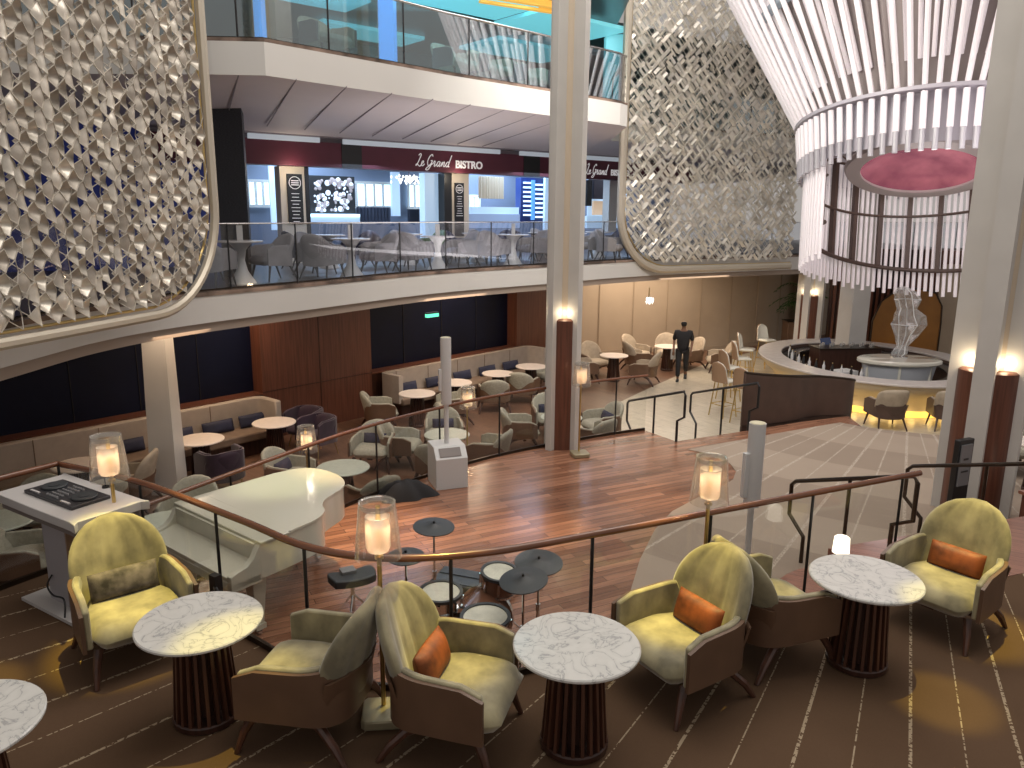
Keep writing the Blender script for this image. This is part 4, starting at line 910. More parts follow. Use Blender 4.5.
def cf(P,px,py,tgt,label,z=.35,turn=0):
    p=at(px,py,z); v=Vector((p.x-tgt[0],p.y-tgt[1])); v=v.normalized()*max(v.length,.82); q=Vector(tgt)+v
    return place(P,q.x,q.y,face(q,tgt)+turn,label)
c_=[]
cf(F2,216,468,ta,'dark purple chair at the table right of the white pillar')
cf(F2,306,428,tb_,'dark purple chair right of the curved banquette end, against the wood panel')
cf(F2,292,440,tb_,'dark purple chair in front of the curved banquette end table',turn=.5)
cf(F1,402,411,tc,'brown-shelled chair left of the first middle banquette table, backed to the rail')
cf(F1,432,409,tc,'brown-shelled chair right of the first middle banquette table')
cf(F1,494,396,te,'brown-shelled chair in front of the second middle banquette table',turn=.2)
cf(F1,522,388,tf,'brown-shelled chair between the last two middle banquette tables')
cf(F1,545,378,tf,'brown-shelled chair partly hidden by the middle finned column')
a=cf(F1,352,462,tg,'cream chair with navy pillow behind the green-lit lounge table'); a.location.x+=.25; a.location.y+=.75; a.rotation_euler.z=face(a.location,tg); c_.append((a,'navy pillow on the cream chair behind the green-lit table'))
a=place(F1,tg[0]-.95,tg[1]+.25,face((tg[0]-.95,tg[1]+.25),tg),'cream chair left of the green-lit lounge table'); c_.append((a,'navy pillow on the cream chair left of the green-lit table'))
place(F1,tg[0]+.62,tg[1]-.72,face((tg[0]+.62,tg[1]-.72),tg),'brown-backed cream chair between the green-lit table and the black cloth')
place(F1,tg[0]-.35,tg[1]-.95,face((tg[0]-.35,tg[1]-.95),tg),'brown-backed chair tucked behind the piano curve')
for (dx,dy,lb,pl) in [(-.15,.95,'cream chair with navy pillow behind the table left of the middle column','navy pillow on the chair behind the table with cream chairs'),(-.90,.10,'brown-shelled cream chair left of the table behind the subwoofer',None),(.80,-.28,'brown-shelled cream chair just right of the table behind the speaker pole',None),(-.10,-.92,'brown-backed chair directly behind the white subwoofer',None)]:
    a=place(F1,th_[0]+dx,th_[1]+dy,face((dx,dy),(0,0)),lb)
    if pl: c_.append((a,pl))
for (dx,dy,lb,pl) in [(-.85,-.1,'brown-shelled cream chair just left of the middle finned column',None),(.88,.35,'cream chair with navy pillow right of the middle column','navy pillow on the chair right of the middle column'),(-.2,.92,'cream chair with navy pillow seen left behind the middle column','navy pillow on the chair left behind the middle column'),(.62,-.62,'brown-backed chair beside the far floor lamp behind the glass',None)]:
    a=place(F1,ti[0]+dx,ti[1]+dy,face((dx,dy),(0,0)),lb)
    if pl: c_.append((a,pl))
place(F1,tj[0]-.05,tj[1]+.9,face((-.05,.9),(0,0)),'whitish fabric chair directly behind the piano keyboard end')
place(F1,tj[0]-.8,tj[1]-.35,face((-.8,-.35),(0,0)),'whitish fabric chair left of the table beside the piano keyboard')
place(F1,tk[0]+.60,tk[1]-.62,face((.60,-.62),(0,0)),'brown chair behind the DJ lamp, facing the pale table')
place(F3,tk[0]+.68,tk[1]+.10,face((.68,.10),(0,0)),'beige armchair between the DJ lamp and the white pillar')
p=at(20,565,.3); place(F1,p.x,p.y,1.9,'whitish fabric chair alone at the left edge under the railing')
place(F1,tn[0]-.1,tn[1]+.9,.1,'pale chair behind the railing at the left edge of the view')
for a,lb in c_: on_chair(a,'navy',lb,.20,.42,.10,.53)
# far cream wall group
for (tt,lst) in ((tl,[(-.85,-.15,'beige round-backed armchair left of the table nearest the middle column'),(-.45,.85,'beige round-backed armchair behind the table nearest the middle column, against the cream wall'),(.80,-.35,'beige armchair right of the table nearest the middle column, back to the viewer')]),
 (tm,[(-.85,.75,'tall beige armchair at the cream wall behind the man, leftmost of its table'),(-.95,-.25,'beige armchair left of the table behind the walking man'),(.15,.95,'beige armchair behind the walking man against the cream wall'),(.75,.35,'beige armchair directly behind the walking man at right'),(1.55,-.15,'beige armchair alone right of the walking man')])):
    for dx,dy,lb in lst: place(F3,tt[0]+dx,tt[1]+dy,face((dx,dy),(0,0)),lb)
# ---- banquettes
def banquette(label,s0,s1,curl,o0=-.30):
    t=thing('banquette',label,'banquette'); W=s1-s0; dep=.62
    # plan line along the wall, curling forward at the ends
    pl=[]
    if curl[0]: pl+=[(s0,-dep-.25),(s0-.02,-.5),(s0+.10,-.22)]
    else: pl+=[(s0,-.20)]
    k=max(2,int(W/1.0))
    for i in range(1,k): pl.append((s0+W*i/k,-.20))
    if curl[1]: pl+=[(s1-.30,-.20),(s1-.05,-.32),(s1,-.62),(s1,-dep-.30)]
    else: pl+=[(s1,-.20)]
    w3=[Vector((*wp(a,b),0)) for a,b in pl]; sp=[(p.x,p.y) for p in smoothpath(w3,6)]
    bk=obj('backrest',MB().wall(sp,.36,1.0,-.13),'banq',t,smooth=60,bevel=.03)
    cen=[tuple(wp(a,b-.16)) for a,b in pl]
    mb=MB(); 
    for q in resample([Vector((p[0],p[1])) for p in sp],1.0)[1:]:
        v=Vector((WN.x,WN.y))*-.135; obj('seam',MB().box(-.006,.006,-.006,.006,.42,.98,T3(q.x+v.x,q.y+v.y,0)),'banqs',t)
    mb=MB(); wbox(mb,s0+.06,s1-.06,-.30-dep,-.30,.30,.46); obj('seat_cushion',mb,'banqs',t,bevel=.03)
    mb=MB(); wbox(mb,s0+.1,s1-.1,-.20-dep,-.30,0,.30); obj('plinth',mb,'dwood',t)
    return t
banquette('long cream banquette with curved end along the left navy wall',-4.98,sA-.1,(False,True))
banquette('cream banquette with curved ends under the middle navy wall panel',sB+.15,sC+.35,(True,True))
banquette('cream banquette section at the far left edge',-9,-5.56,(False,True))
k=0
for s,lb in [(-4.6,'dark pillow on the left banquette behind the DJ lamp'),(-6.2,'dark pillow on the leftmost banquette at the left edge'),(-7.0,'dark pillow next to the frame edge on the leftmost banquette'),(-.7,'dark pillow on the left banquette just right of the white pillar'),(.1,'dark pillow on the left banquette, middle of the three'),(.85,'dark pillow nearest the curved end of the left banquette'),(-1.6,'dark pillow on the left banquette hidden partly by the white pillar')]:
    q=wp(s,-.44); pillow('pillow',lb,(q.x,q.y,.585),math.atan2(WD.y,WD.x),'navy',.62,.24,.25)
L5=sC-sB
for i,lb in enumerate(['navy pillow at the curved left end of the middle banquette','second navy pillow along the middle banquette','third navy pillow along the middle banquette, behind the speaker column','fourth navy pillow along the middle banquette','navy pillow at the far end of the middle banquette']):
    q=wp(sB+.75+i*(L5-1.0)/4.4,-.44); pillow('pillow',lb,(q.x,q.y,.585),math.atan2(WD.y,WD.x),'navy',.62,.24,.25)
# ---- small table lamps on the ledge
t=thing('lamp_shelf','dark wooden service ledge carrying two small lamps behind the DJ lamp','shelf',(*wp(-5.27,-.5),0),math.atan2(WD.y,WD.x))
obj('cabinet',MB().box(-.17,.17,-.35,.35,0,.92),'dwood',t,bevel=.01); obj('ledge',MB().box(-.19,.19,-.38,.38,.92,.96),'rwood',t)
for i,(dx,lb) in enumerate([(-.12,'small white table lamp on the ledge, left one of the pair'),(.16,'small white table lamp on the ledge, right one of the pair')]):
    q=wp(-5.27,-.62+i*.34); 
    t=thing('table_lamp',lb,'lamp',(q.x+(-.05 if i==0 else .05),q.y,.96)); obj('lamp_shade',MB().lathe([(.085,.03),(.065,.19),(0,.195)],20),'glow',t); obj('base',MB().disc(.06,0,.02,20).tube([(0,0,0),(0,0,.06)],.012,8),'gold',t)
# ---- green exit lamp
p=at(432,314,2.93); t=thing('exit_light','small green emergency light under the balcony edge above the navy wall','sign',(p.x,p.y,2.80),math.atan2(WD.y,WD.x)); obj('lamp_body',MB().box(-.13,.13,-.03,.03,.08,.14),'green',t); obj('bracket',MB().box(-.14,.14,-.035,.035,.14,.16),'black',t)
# ---- small pendant under the balcony
p=at(649,296,2.75); t=thing('ceiling_pendant','small sparkling crystal ceiling pendant above the walking man','chandelier',(p.x,p.y,2.62))
mb=MB()
for k in range(14): a=k*2.4; mb.lathe([(0,-.07),(.03,0),(0,.05)],6,T3(.10*math.cos(a)*(k%3)/2,.10*math.sin(a)*(k%3)/2,(k%2)*.06))
obj('crystals',mb,bpy.data.materials['crystal_lit'],t); obj('stem',MB().tube([(0,0,.05),(0,0,.32)],.012,6),'gold',t)
# ---- person walking away
def skin(name,edges_pts,edges,m,parent,lev=2):
    me=bpy.data.meshes.new(name); me.from_pydata([p[:3] for p in edges_pts],edges,[]); o=bpy.data.objects.new(name,me); C.objects.link(o)
    sk=o.modifiers.new('skin','SKIN'); su=o.modifiers.new('sub','SUBSURF'); su.levels=lev; su.render_levels=lev
    for i,p in enumerate(edges_pts):
        r=p[3]; ry=p[4] if len(p)>4 else r; me.skin_vertices[0].data[i].radius=(r,ry)
    me.skin_vertices[0].data[0].use_root=True
    dg=bpy.context.evaluated_depsgraph_get(); dg.update(); m2=bpy.data.meshes.new_from_object(o.evaluated_get(dg)); bpy.data.objects.remove(o)
    m2.materials.clear(); m2.materials.append(M[m]); m2.polygons.foreach_set('use_smooth',[True]*len(m2.polygons)); q=bpy.data.objects.new(name,m2); C.objects.link(q); q.parent=parent; q.name=name; return q
pm=at(681,381,0)
t=thing('person','person in black shirt and trousers walking away with a white cloth in the left hand','person',(pm.x,pm.y,0),PI-.25)
J=[(0,0,.95,.10,.08),(0,.01,1.15,.10,.08),(0,.02,1.36,.12,.08),(0,.03,1.50,.055,.055),(0,.05,1.57,.05,.05),(0,.06,1.64,.085,.095),(0,.06,1.72,.07,.08),
 (-.19,.02,1.42,.055,.055),(-.25,-.03,1.16,.042,.042),(-.23,.10,.94,.03,.03),(-.225,.13,.87,.034,.02),
 (.19,.02,1.42,.055,.055),(.25,-.05,1.16,.042,.042),(.25,.06,.93,.03,.03),(.25,.09,.86,.034,.02),
 (-.10,0,.90,.085,.09),(-.10,-.05,.52,.058,.058),(-.10,-.28,.22,.038,.038),(-.10,-.30,.14,.035,.035),
 (.10,0,.90,.085,.09),(.10,.10,.50,.058,.058),(.10,.08,.10,.038,.038),(.10,.09,.05,.035,.03)]
E=[(0,1),(1,2),(2,3),(3,4),(4,5),(5,6),(2,7),(7,8),(8,9),(9,10),(2,11),(11,12),(12,13),(13,14),(0,15),(15,16),(16,17),(17,18),(0,19),(19,20),(20,21),(21,22)]
for hx,hy,hz in ((-.225,.13,.87),(.25,.09,.86)):
    base=10 if hx<0 else 14
    for k in range(4):
        J.append((hx+(-.024+.016*k),hy+.012,hz-.07-.012*(k in(1,2)),.009,.009)); J.append((hx+(-.024+.016*k),hy+.02,hz-.115-.010*(k in(1,2)),.007,.007)); E+=[(base,len(J)-2),(len(J)-2,len(J)-1)]
    J.append((hx-.03*(1 if hx>0 else -1),hy+.03,hz-.03,.010,.010)); E.append((base,len(J)-1))
skin('body',J,E,'skin',t)
skin('shirt',[(0,0,.80,.17,.14),(0,.01,1.12,.185,.15),(0,.02,1.36,.215,.15),(0,.03,1.49,.11,.10),(-.20,.02,1.40,.085,.08),(-.255,-.03,1.15,.062,.062),(.20,.02,1.40,.085,.08),(.255,-.045,1.15,.062,.062)],[(0,1),(1,2),(2,3),(2,4),(4,5),(2,6),(6,7)],'cloth',t)
skin('trousers',[(0,0,1.0,.16,.13),(-.10,0,.88,.11,.11),(-.10,-.05,.52,.078,.078),(-.10,-.26,.24,.062,.062),(.10,0,.88,.11,.11),(.10,.10,.50,.078,.078),(.10,.08,.12,.064,.064)],[(0,1),(1,2),(2,3),(0,4),(4,5),(5,6)],'cloth',t)
skin('hair',[(0,.08,1.71,.10,.10),(0,.11,1.63,.088,.075),(0,.10,1.57,.07,.05)],[(0,1),(1,2)],'hair',t)
for x,y,z,a in ((-.10,-.33,.13,-1.0),(.10,.13,.045,0)): obj('shoe',MB().pad(lambda u,v:((u*.045,-.10+.26*v,0),(0,0,1)),8,8,lambda u,v:.04*((1-abs(u)**3)**.5)*((1-abs(2*v-1)**3)**.5)+.003,T3(x,y,z,0,a)),'black',t,smooth=80)
tag(obj('white_cloth',MB().wall([(0,0),(.05,.02),(.09,-.01),(.14,.02)],-.30,0,.012),'white',loc=(pm.x-.30,pm.y+.12,.90)),'white cloth hanging from the walking person\'s left hand','cloth')
# ============================================================ BAR
BC=Vector((9.55,20.3)); BA,BB=2.75,3.40; BZ=.88
def ell(a,b,a0=0,a1=360,n=96): return [(BC.x+a*math.cos(math.radians(a0+(a1-a0)*k/n)),BC.y+b*math.sin(math.radians(a0+(a1-a0)*k/n))) for k in range(n+1)]
t=thing('bar_counter','large oval bar with pale stone top and cream underlit front','bar',(BC.x,BC.y,0))
def ringmesh(a0,b0,a1,b1,z0,z1,n=96):
    v=[];f=[]
    for k in range(n):
        an=2*PI*k/n; c,s=math.cos(an),math.sin(an)
        v+=[(a0*c,b0*s,z0),(a0*c,b0*s,z1),(a1*c,b1*s,z1),(a1*c,b1*s,z0)]
    for k in range(n):
        for j in range(4): f.append((k*4+j,k*4+(j+1)%4,((k+1)%n)*4+(j+1)%4,((k+1)%n)*4+j))
    return MB().add(v,f)
obj('countertop',ringmesh(BA-.62,BB-.62,BA,BB,BZ-.05,BZ),'barw',t,smooth=40,bevel=.01)
v=[];f=[];n=96;prof=[(.04,BZ-.05),(.07,BZ-.14),(.16,BZ-.26),(.36,BZ-.40),(.46,.30),(.48,.05)]
for (o_,z) in prof:
    for k in range(n): an=2*PI*k/n; v.append(((BA-o_)*math.cos(an),(BB-o_)*math.sin(an),z))
for i in range(len(prof)-1):
    for k in range(n): f.append((i*n+k,i*n+(k+1)%n,(i+1)*n+(k+1)%n,(i+1)*n+k))
obj('curved_front',MB().add(v,f),'barf',t,smooth=50)
obj('under_light',ringmesh(BA-.50,BB-.50,BA-.47,BB-.47,.02,.20),'glowy',t)
obj('inner_front',ringmesh(BA-.62,BB-.62,BA-.58,BB-.58,.02,BZ-.05),'dleather',t)
obj('work_shelf',ringmesh(BA-1.05,BB-1.05,BA-.62,BB-.62,BZ-.16,BZ-.12),mat('bar_steel',(.07,.07,.075),.2,.7),t)
for k in range(16):
    an=math.radians(178+k*9.5); light('POINT','bar_glow',(BC.x+(BA-.34)*math.cos(an),BC.y+(BB-.34)*math.sin(an),.12),.8,(1,.66,.2),.08)
# bottles and gear on the work shelf
rnd=random.Random(11)
for k in range(14):
    an=math.radians(150+k*6.5); r_=.84; x=BC.x+(BA-r_)*math.cos(an); y=BC.y+(BB-r_)*math.sin(an)
    tt=thing('bottle',['dark bottle standing on the inner bar shelf','clear bottle standing on the inner bar shelf'][k%2],'bottle',(x,y,BZ-.12),0,['dark bottles on the inner bar shelf','clear bottles on the inner bar shelf'][k%2])
    obj('glass_body',MB().lathe([(0,0),(.036,0),(.036,.16),(.013,.21),(.013,.26),(0,.26)],12),['black','paw'][k%2],tt); obj('cap',MB().disc(.016,.26,.28,10),'gold',tt)
def pc(x0,y0,label):
    p=at(x0,y0,BZ+.2); t=thing('till_screen',label,'screen',(p.x,p.y,BZ-.12),.5)
    obj('stand',MB().tube([(0,0,0),(0,.02,.22)],.02,8).disc(.09,0,.015,20),'black',t); obj('monitor',MB().box(-.20,.20,-.015,.015,-.14,.14,T3(0,0,.30,0,-.35)),mat('screen_blue',(.03,.05,.12),.2,emit=(.05,.08,.2),es=.05),t)
pc(826,342,'dark tilted till screen inside the left end of the bar')
t=thing('back_bar','dark back bar cabinet with glasses inside the bar ring','cabinet',(9.35,21.3,0),.1)
obj('cabinet_body',MB().box(-.9,.9,-.3,.3,0,1.0),'dwood',t,bevel=.01); obj('cabinet_top',MB().box(-.93,.93,-.33,.33,1.0,1.04),'bronze',t)
for k in range(12):
    tt=thing('wine_glass','upturned stemless glass on the back bar top','glass',(9.35+(-.75+.14*k)*math.cos(.1),21.2+(k%2)*.16,1.04),0,'glasses on the back bar top'); obj('bowl',MB().lathe([(.035,0),(.04,.05),(.03,.10),(.028,.10),(.036,.05),(.032,0)],12),'crystal',tt)
t=thing('white_equipment','white bar equipment box inside the left part of the bar','appliance',(8.45,19.2,BZ-.6),.4)
obj('housing',MB().box(-.28,.28,-.2,.2,0,.5),'paw',t,bevel=.01); obj('vent_slots',MB().box(-.2,.2,-.206,-.2,.1,.14).box(-.2,.2,-.206,-.2,.2,.24).box(-.2,.2,-.206,-.2,.3,.34),'dgreyf',t)
# sculpture table + crystal sculpture
SC=Vector((9.72,19.0))
t=thing('sculpture_plinth','white oval pedestal table inside the bar under the crystal sculpture','plinth',(SC.x,SC.y,0),-.05)
obj('plinth_top',MB().lathe([(0,1.02),(.98,1.02),(1.02,1.05),(1.02,1.11),(.98,1.14),(0,1.14)],60,Matrix.Diagonal((1,.62,1,1))),'white2',t)
obj('plinth_body',MB().lathe([(.86,0),(.82,.6),(.90,1.02)],60,Matrix.Diagonal((1,.6,1,1))),mat('plinth_grey',(.42,.44,.48),.35),t)
for a in range(6): an=a*PI/3+.3; obj('rib',MB().box(-.03,.03,-.02,.05,0,1.02,T3(.86*math.cos(an),.52*math.sin(an),0,an+PI/2)),'white2',t)
prof=[(0,0),(.12,0),(.17,.1),(.12,.25),(.22,.5),(.33,.75),(.30,.95),(.20,1.1),(.27,1.3),(.25,1.45),(.12,1.56),(0,1.60)]
v=[];f=[];n=14;r2=random.Random(5)
for i,(r_,z) in enumerate(prof):
    for k in range(n):
        an=2*PI*k/n; q=r_*(1+r2.uniform(-.28,.28)); ox=.14*math.sin(z*2.2)-.02; v.append((q*math.cos(an)*1.0+ox,q*.6*math.sin(an),z*.97))
for i in range(len(prof)-1):
    for k in range(n): f.append((i*n+k,i*n+(k+1)%n,(i+1)*n+(k+1)%n,(i+1)*n+k))
t=thing('crystal_sculpture','clear faceted crystal sculpture of a leaning head shape on the white plinth','sculpture',(SC.x+.05,SC.y+.15,1.14))
t.scale=(1.14,1.14,1.15)
obj('crystal_body',MB().add(v,f),'crystal',t,smooth=0)
obj('sparkling_edges',MB().tube([v[i*n+3] for i in range(1,11)],.012,5).tube([v[i*n+11] for i in range(1,11)],.012,5).tube([v[i*n+8] for i in range(3,9)],.010,5).tube([v[8*n+k] for k in range(0,9)],.010,5).tube([v[5*n+k] for k in range(6,13)],.010,5),mat('crystal_edge',(.75,.75,.75),.15,.3),t,smooth=0)
obj('foot',MB().disc(.18,0,.03,24,b=.005),'chrome',t)
# wooden backdrop behind the bar
struct('wall_bar_back',MB().wall([(10.4,25.3),(12.6,24.6),(16.5,23.2)],0,3.6,.25),'dwood')
mb=MB()
for k in range(26): q=Vector((10.5,25.2)).lerp(Vector((14.4,23.95)),k/26); mb.box(-.035,.035,-.05,.02,0,3.6,T3(q.x,q.y-.05,0,-.2))
struct('trim_11',mb,'rwood')
t=thing('amber_panel','amber upholstered panel with rounded top behind the crystal sculpture','panel',(11.95,23.25,0),-.25)
pts=[(-.95,0),(-.95,1.5),(-.75,2.1),(-.35,2.45),(0,2.5),(.35,2.5),(.72,2.38),(.92,2.0),(.95,1.5),(.95,0)]
obj('panel_body',MB().prism(pts,-.06,.06,Matrix.Rotation(PI/2,4,'X')),'amber',t,bevel=.02)
obj('panel_trim',MB().tube([(x,-.07,z) for x,z in pts],.025,8),'bronze',t)
struct('trim_12',MB().wall([(13.1,23.7),(13.8,23.5)],0,3.2,.1),'cream')
# bar stools
def make_stool(label):
    t=thing('bar_stool',label,'stool'); 
    def sfn(u,v): return (u*.20,-.20+.38*v,.76),(0,0,1)
    obj('seat',MB().pad(sfn,10,10,lambda u,v:.04*((1-abs(u)**5)**.5)*((1-abs(2*v-1)**5)**.5)+.004),'white2',t,smooth=80)
    def bf(u,v): w=.215*(1-.25*v)*(max(0,1-max(0,(v-.6)/.4)**2.5)**.5 if v>.6 else 1); x=u*w; return (x,.19+.05*v-.30*x*x/.2*.9,.74+.44*v),(0,1,0)
    obj('backrest',MB().pad(bf,12,10,lambda u,v:.012),'white2',t,smooth=80)
    def bo(u,v): p,n_=bf(u,v); return (p[0]*1.03,p[1]+.022,p[2]),n_
    obj('back_shell',MB().pad(bo,12,10,lambda u,v:.008),mat('tan_shell',(.32,.20,.12),.5) if 'tan_shell' not in bpy.data.materials else bpy.data.materials['tan_shell'],t,smooth=80)
    for sx in (1,-1):
        for sy in (1,-1): obj('leg',MB().tube([(sx*.14,sy*.13,.73),(sx*.20,sy*.20,0)],.013,8),'gold',t)
    obj('footrest',MB().tube([(.182,.175,.26),(.182,-.175,.26),(-.182,-.175,.26),(-.182,.175,.26),(.182,.175,.26)],.010,6),'gold',t)
    return t
st0=make_stool('tan-backed gold-legged bar stool nearest the steps, left one of the front pair')
for i,(px,py,lb) in enumerate([(729,384,''),(750,390,'tan-backed gold-legged bar stool nearest the brown partition'),(735,371,'white bar stool just behind the tan-backed left stool'),(747,362,'white bar stool third back along the bar\'s left end'),(759,354,'white bar stool fourth back along the bar\'s left end'),(775,345,'white bar stool at the far left end of the bar, seen over the counter')]):
    p=at(px,py,.76); p=p+(Vector((p.x,p.y,0))-Vector((BC.x,BC.y,0))).normalized()*(.15 if i<4 else .35); rz=face((p.x,p.y),(BC.x,BC.y))
    if i==0: st0.scale=(1.1,1.1,1.12); st0.location=(p.x,p.y,0.012); st0.rotation_euler.z=rz
    else: dup(st0,(p.x,p.y,.012),rz,lb)
# dining chairs at the bar front
BCf=make_chair('bar_armchair','brown-backed armchair at the underlit bar front, left of the right finned column',mats=('dleather','beige','dwood'),h=.92,arm=.62,bw=.33,lean=.12,channels=False,w=.33,d=.33,legs='straight',seat_z=.45,square=True)
BCf.scale=(1.08,1.08,1.06); BCf.location=(8.32,16.55,.012); BCf.rotation_euler.z=PI+.05
dup(BCf,(9.66,16.5,.012),PI-.22,'brown-backed armchair at the bar front, partly behind the right finned column')
dup(BCf,(11.5,16.9,.012),PI+.3,'brown-backed armchair at the bar front right of the right finned column')
# right edge: table and chairs beyond the column
place(FT,7.75,10.75,.0,'round white table beyond the landing at the right edge',z=ZD+.012)
place(F1,7.9,11.75,face((0,1),(0,0)),'brown-shelled chair behind the table at the right edge',z=ZD+.012); place(F1,8.25,10.05,2.6,'brown-shelled chair in front of the table at the right edge',z=ZD+.012)
# wood ledge with small lamp
t=thing('wooden_ledge','low reddish wooden ledge box on the landing at the right edge','ledge',(7.25,9.02,ZD),.28)
obj('ledge_body',MB().box(-.85,.85,-.28,.28,0,.60),'rwood',t,bevel=.01); obj('ledge_top',MB().box(-.88,.88,-.31,.31,.60,.64),'stepw',t)
t=thing('cone_lamp','small glowing white cone lamp on the wooden ledge at the right edge','lamp',(6.66,8.86,ZD+.64)); obj('lamp_shade',MB().lathe([(.075,.02),(.04,.2),(.0,.205)],24),'glow',t); obj('base',MB().disc(.10,0,.018,24),'gold',t)
t=thing('table_lamp','small white glowing lamp standing behind the right marble table','lamp',(2.78,6.02,ZT)); obj('lamp_shade',MB().lathe([(0,.66),(.07,.66),(.062,.79),(.05,.80),(0,.80)],24),'glow',t); obj('pole',MB().tube([(0,0,.02),(0,0,.66)],.012,8),'gold',t); obj('base',MB().disc(.10,0,.02,24),'gold',t)
# sign stand before the right column
t=thing('dispenser_stand','black floor stand with grey notice panel in front of the right finned column','stand',(5.70,9.30,ZD+.012),.45)
obj('upright',MB().box(-.14,.14,-.04,.04,.03,1.22),'black',t,bevel=.01); obj('base',MB().box(-.24,.24,-.2,.2,0,.03),'black',t); obj('notice_panel',MB().box(-.11,.09,-.06,-.04,.62,1.16),mat('notice_grey',(.20,.20,.21),.3),t)
obj('notice_mark',MB().box(-.06,.03,-.064,-.06,.96,.985),'black',t); obj('notice_mark',MB().box(-.08,.05,-.064,-.06,.80,.82),'black',t)
# palm in planter, door
t=thing('potted_palm','tall green palm in a brown box planter beside the cream wall','plant',(10.1,27.2,0))
obj('planter',MB().box(-.4,.4,-.3,.3,0,.95),'leather',t,bevel=.02); obj('planter_rim',MB().box(-.42,.42,-.32,.32,.95,.98),'bronze',t)
obj('stem',MB().tube([(0,0,.95),(.03,0,1.6),(-.05,.02,2.2)],[.04,.03,.02],8),'dwood',t)
rp=random.Random(2)
for k in range(13):
    a=rp.random()*6.28; z0=1.3+1.0*rp.random(); L=.6+.4*rp.random(); pts=[Vector((math.cos(a)*L*s,math.sin(a)*L*s,z0+.55*s-.75*s*s)) for s in [i/7 for i in range(8)]]
    mb=MB().tube(pts,.008,5)
    for i in range(1,8):
        p=pts[i]; sd=Vector((-math.sin(a),math.cos(a),0)); ll=.24*(1-abs(i/7-.45))
        for sg_ in (1,-1): 
            q=p+sd*sg_*ll+Vector((math.cos(a)*.10,math.sin(a)*.10,-.10)); m_=(p+q)/2+Vector((0,0,.02)); e=Vector((math.cos(a),math.sin(a),0))*.022
            mb.add([p,m_+e,q,m_-e],[(0,1,2,3)])
    obj('frond',mb,'leaf',t,smooth=0)
dq=Vector((12.1,30.0)); 
dt=bpy.data.objects.new('door_1',None); C.objects.link(dt); dt['kind']='structure'; dt.location=(11.1,28.9,0); dt.rotation_euler.z=.72
obj('door_panel',MB().box(-.55,.55,-.06,-.01,0,2.4),'cream',dt,bevel=.005); obj('door_frame',MB().box(-.65,-.56,-.09,0,0,2.5).box(.56,.65,-.09,0,0,2.5).box(-.65,.65,-.09,0,2.42,2.5),'cream2',dt); obj('door_handle',MB().box(-.45,-.40,-.12,-.06,.95,1.2),'bronze',dt)
# ============================================================ CHANDELIER
ccx,ccy=8.97,17.4; TILT=math.radians(-9)
t=thing('chandelier','giant flared chandelier of white rods with brown slatted basket above the bar','chandelier',(ccx,ccy,5.72),0); t.rotation_euler=(TILT,math.radians(1.5),0)
def rods(name,n,f,r,m):
    for k in range(n):
        p,q=f(k); obj(name,MB().tube([p,q],r,8),m,t)
ang=lambda k,n,o=0:2*PI*(k+o)/n
def pol(r,a,z): return (r*math.cos(a),r*math.sin(a),z)
NR=72
rods('flared_rod',NR,lambda k:(pol(2.68,ang(k,NR),.90),pol(4.70,ang(k,NR),4.7)),.054,'rod')
rods('inner_flared_rod',NR,lambda k:(pol(2.56,ang(k,NR,.5),1.45),pol(4.2,ang(k,NR,.5),4.5)),.046,'rod')
rods('band_rod',NR,lambda k:(pol(2.60,ang(k,NR),.12),pol(2.66,ang(k,NR),.80)),.060,'rod')
rods('rod_tip',NR,lambda k:(pol(2.58,ang(k,NR),-.28),pol(2.60,ang(k,NR),.12)),.050,'rodin')
obj('cone_lining',MB().lathe([(2.40,.85),(2.44,1.3),(4.15,5.0)],72),'cone',t)  # backing surface in its own grey-brown, showing between the rods
obj('band_lining',MB().lathe([(2.44,-.08),(2.48,-.10),(2.48,.85),(2.3,.9)],72),'bandm',t)
obj('collar_ring',MB().lathe([(2.4,.83),(2.74,.83),(2.74,.90),(2.4,.90)],72),'bandm',t)
obj('upper_ring',MB().lathe([(3.58,2.95),(3.72,3.0),(3.72,3.12),(3.58,3.08)],72),mat('ring_blue_grey',(.25,.30,.34),.4),t)
TD=T3(-.10,0,.12,0,math.radians(-9),math.radians(7))
obj('dome_rim',MB().lathe([(1.20,-.30),(1.50,-.30),(1.54,-.22),(1.50,-.15),(1.20,-.15),(1.20,-.30)],60,TD),'magc',t)
obj('magenta_dome',MB().lathe([(1.21,-.26),(1.1,-.12),(.8,.02),(.4,.10),(0,.13)],60,TD),'mag',t)
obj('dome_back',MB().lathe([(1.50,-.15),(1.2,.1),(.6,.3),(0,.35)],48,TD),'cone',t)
for k in range(6): obj('dome_hanger',MB().tube([tuple(TD@Vector(pol(1.3,k*PI/3+.3,-.05))),pol(2.35,k*PI/3+.3,.9)],.02,6),'brown',t)
# basket: brown hoops and uprights on the far side, hanging rods outside it
a0,a1=math.radians(0),math.radians(188); RB=2.28
def hz(i,a): c,s_=math.cos(a),math.sin(a); return [.45,-.50-.10*c-.25*s_,-1.70-.30*c-.28*s_][i]
for i in range(3):
    obj('basket_hoop',MB().tube([pol(RB,a0+(a1-a0)*k/48,hz(i,a0+(a1-a0)*k/48)) for k in range(49)],.05 if i==2 else .032,8),'brown',t)
for k in range(12):
    a=a0+.05+(a1-a0-.1)*k/11; obj('basket_slat',MB().box(-.05,.05,-.10,.02,hz(2,a),.55,T3(RB*math.cos(a),RB*math.sin(a),0,a+PI/2)),'brown',t)
def hrod(k):
    a=a0-.06+(a1-a0+.12)*k/63; r_=2.45
    return (pol(r_,a,.5),pol(r_,a,-2.33-.25*math.cos(a)-.14*math.sin(a)-.12*(k%2)))
rods('hanging_rod',64,hrod,.040,'rod')
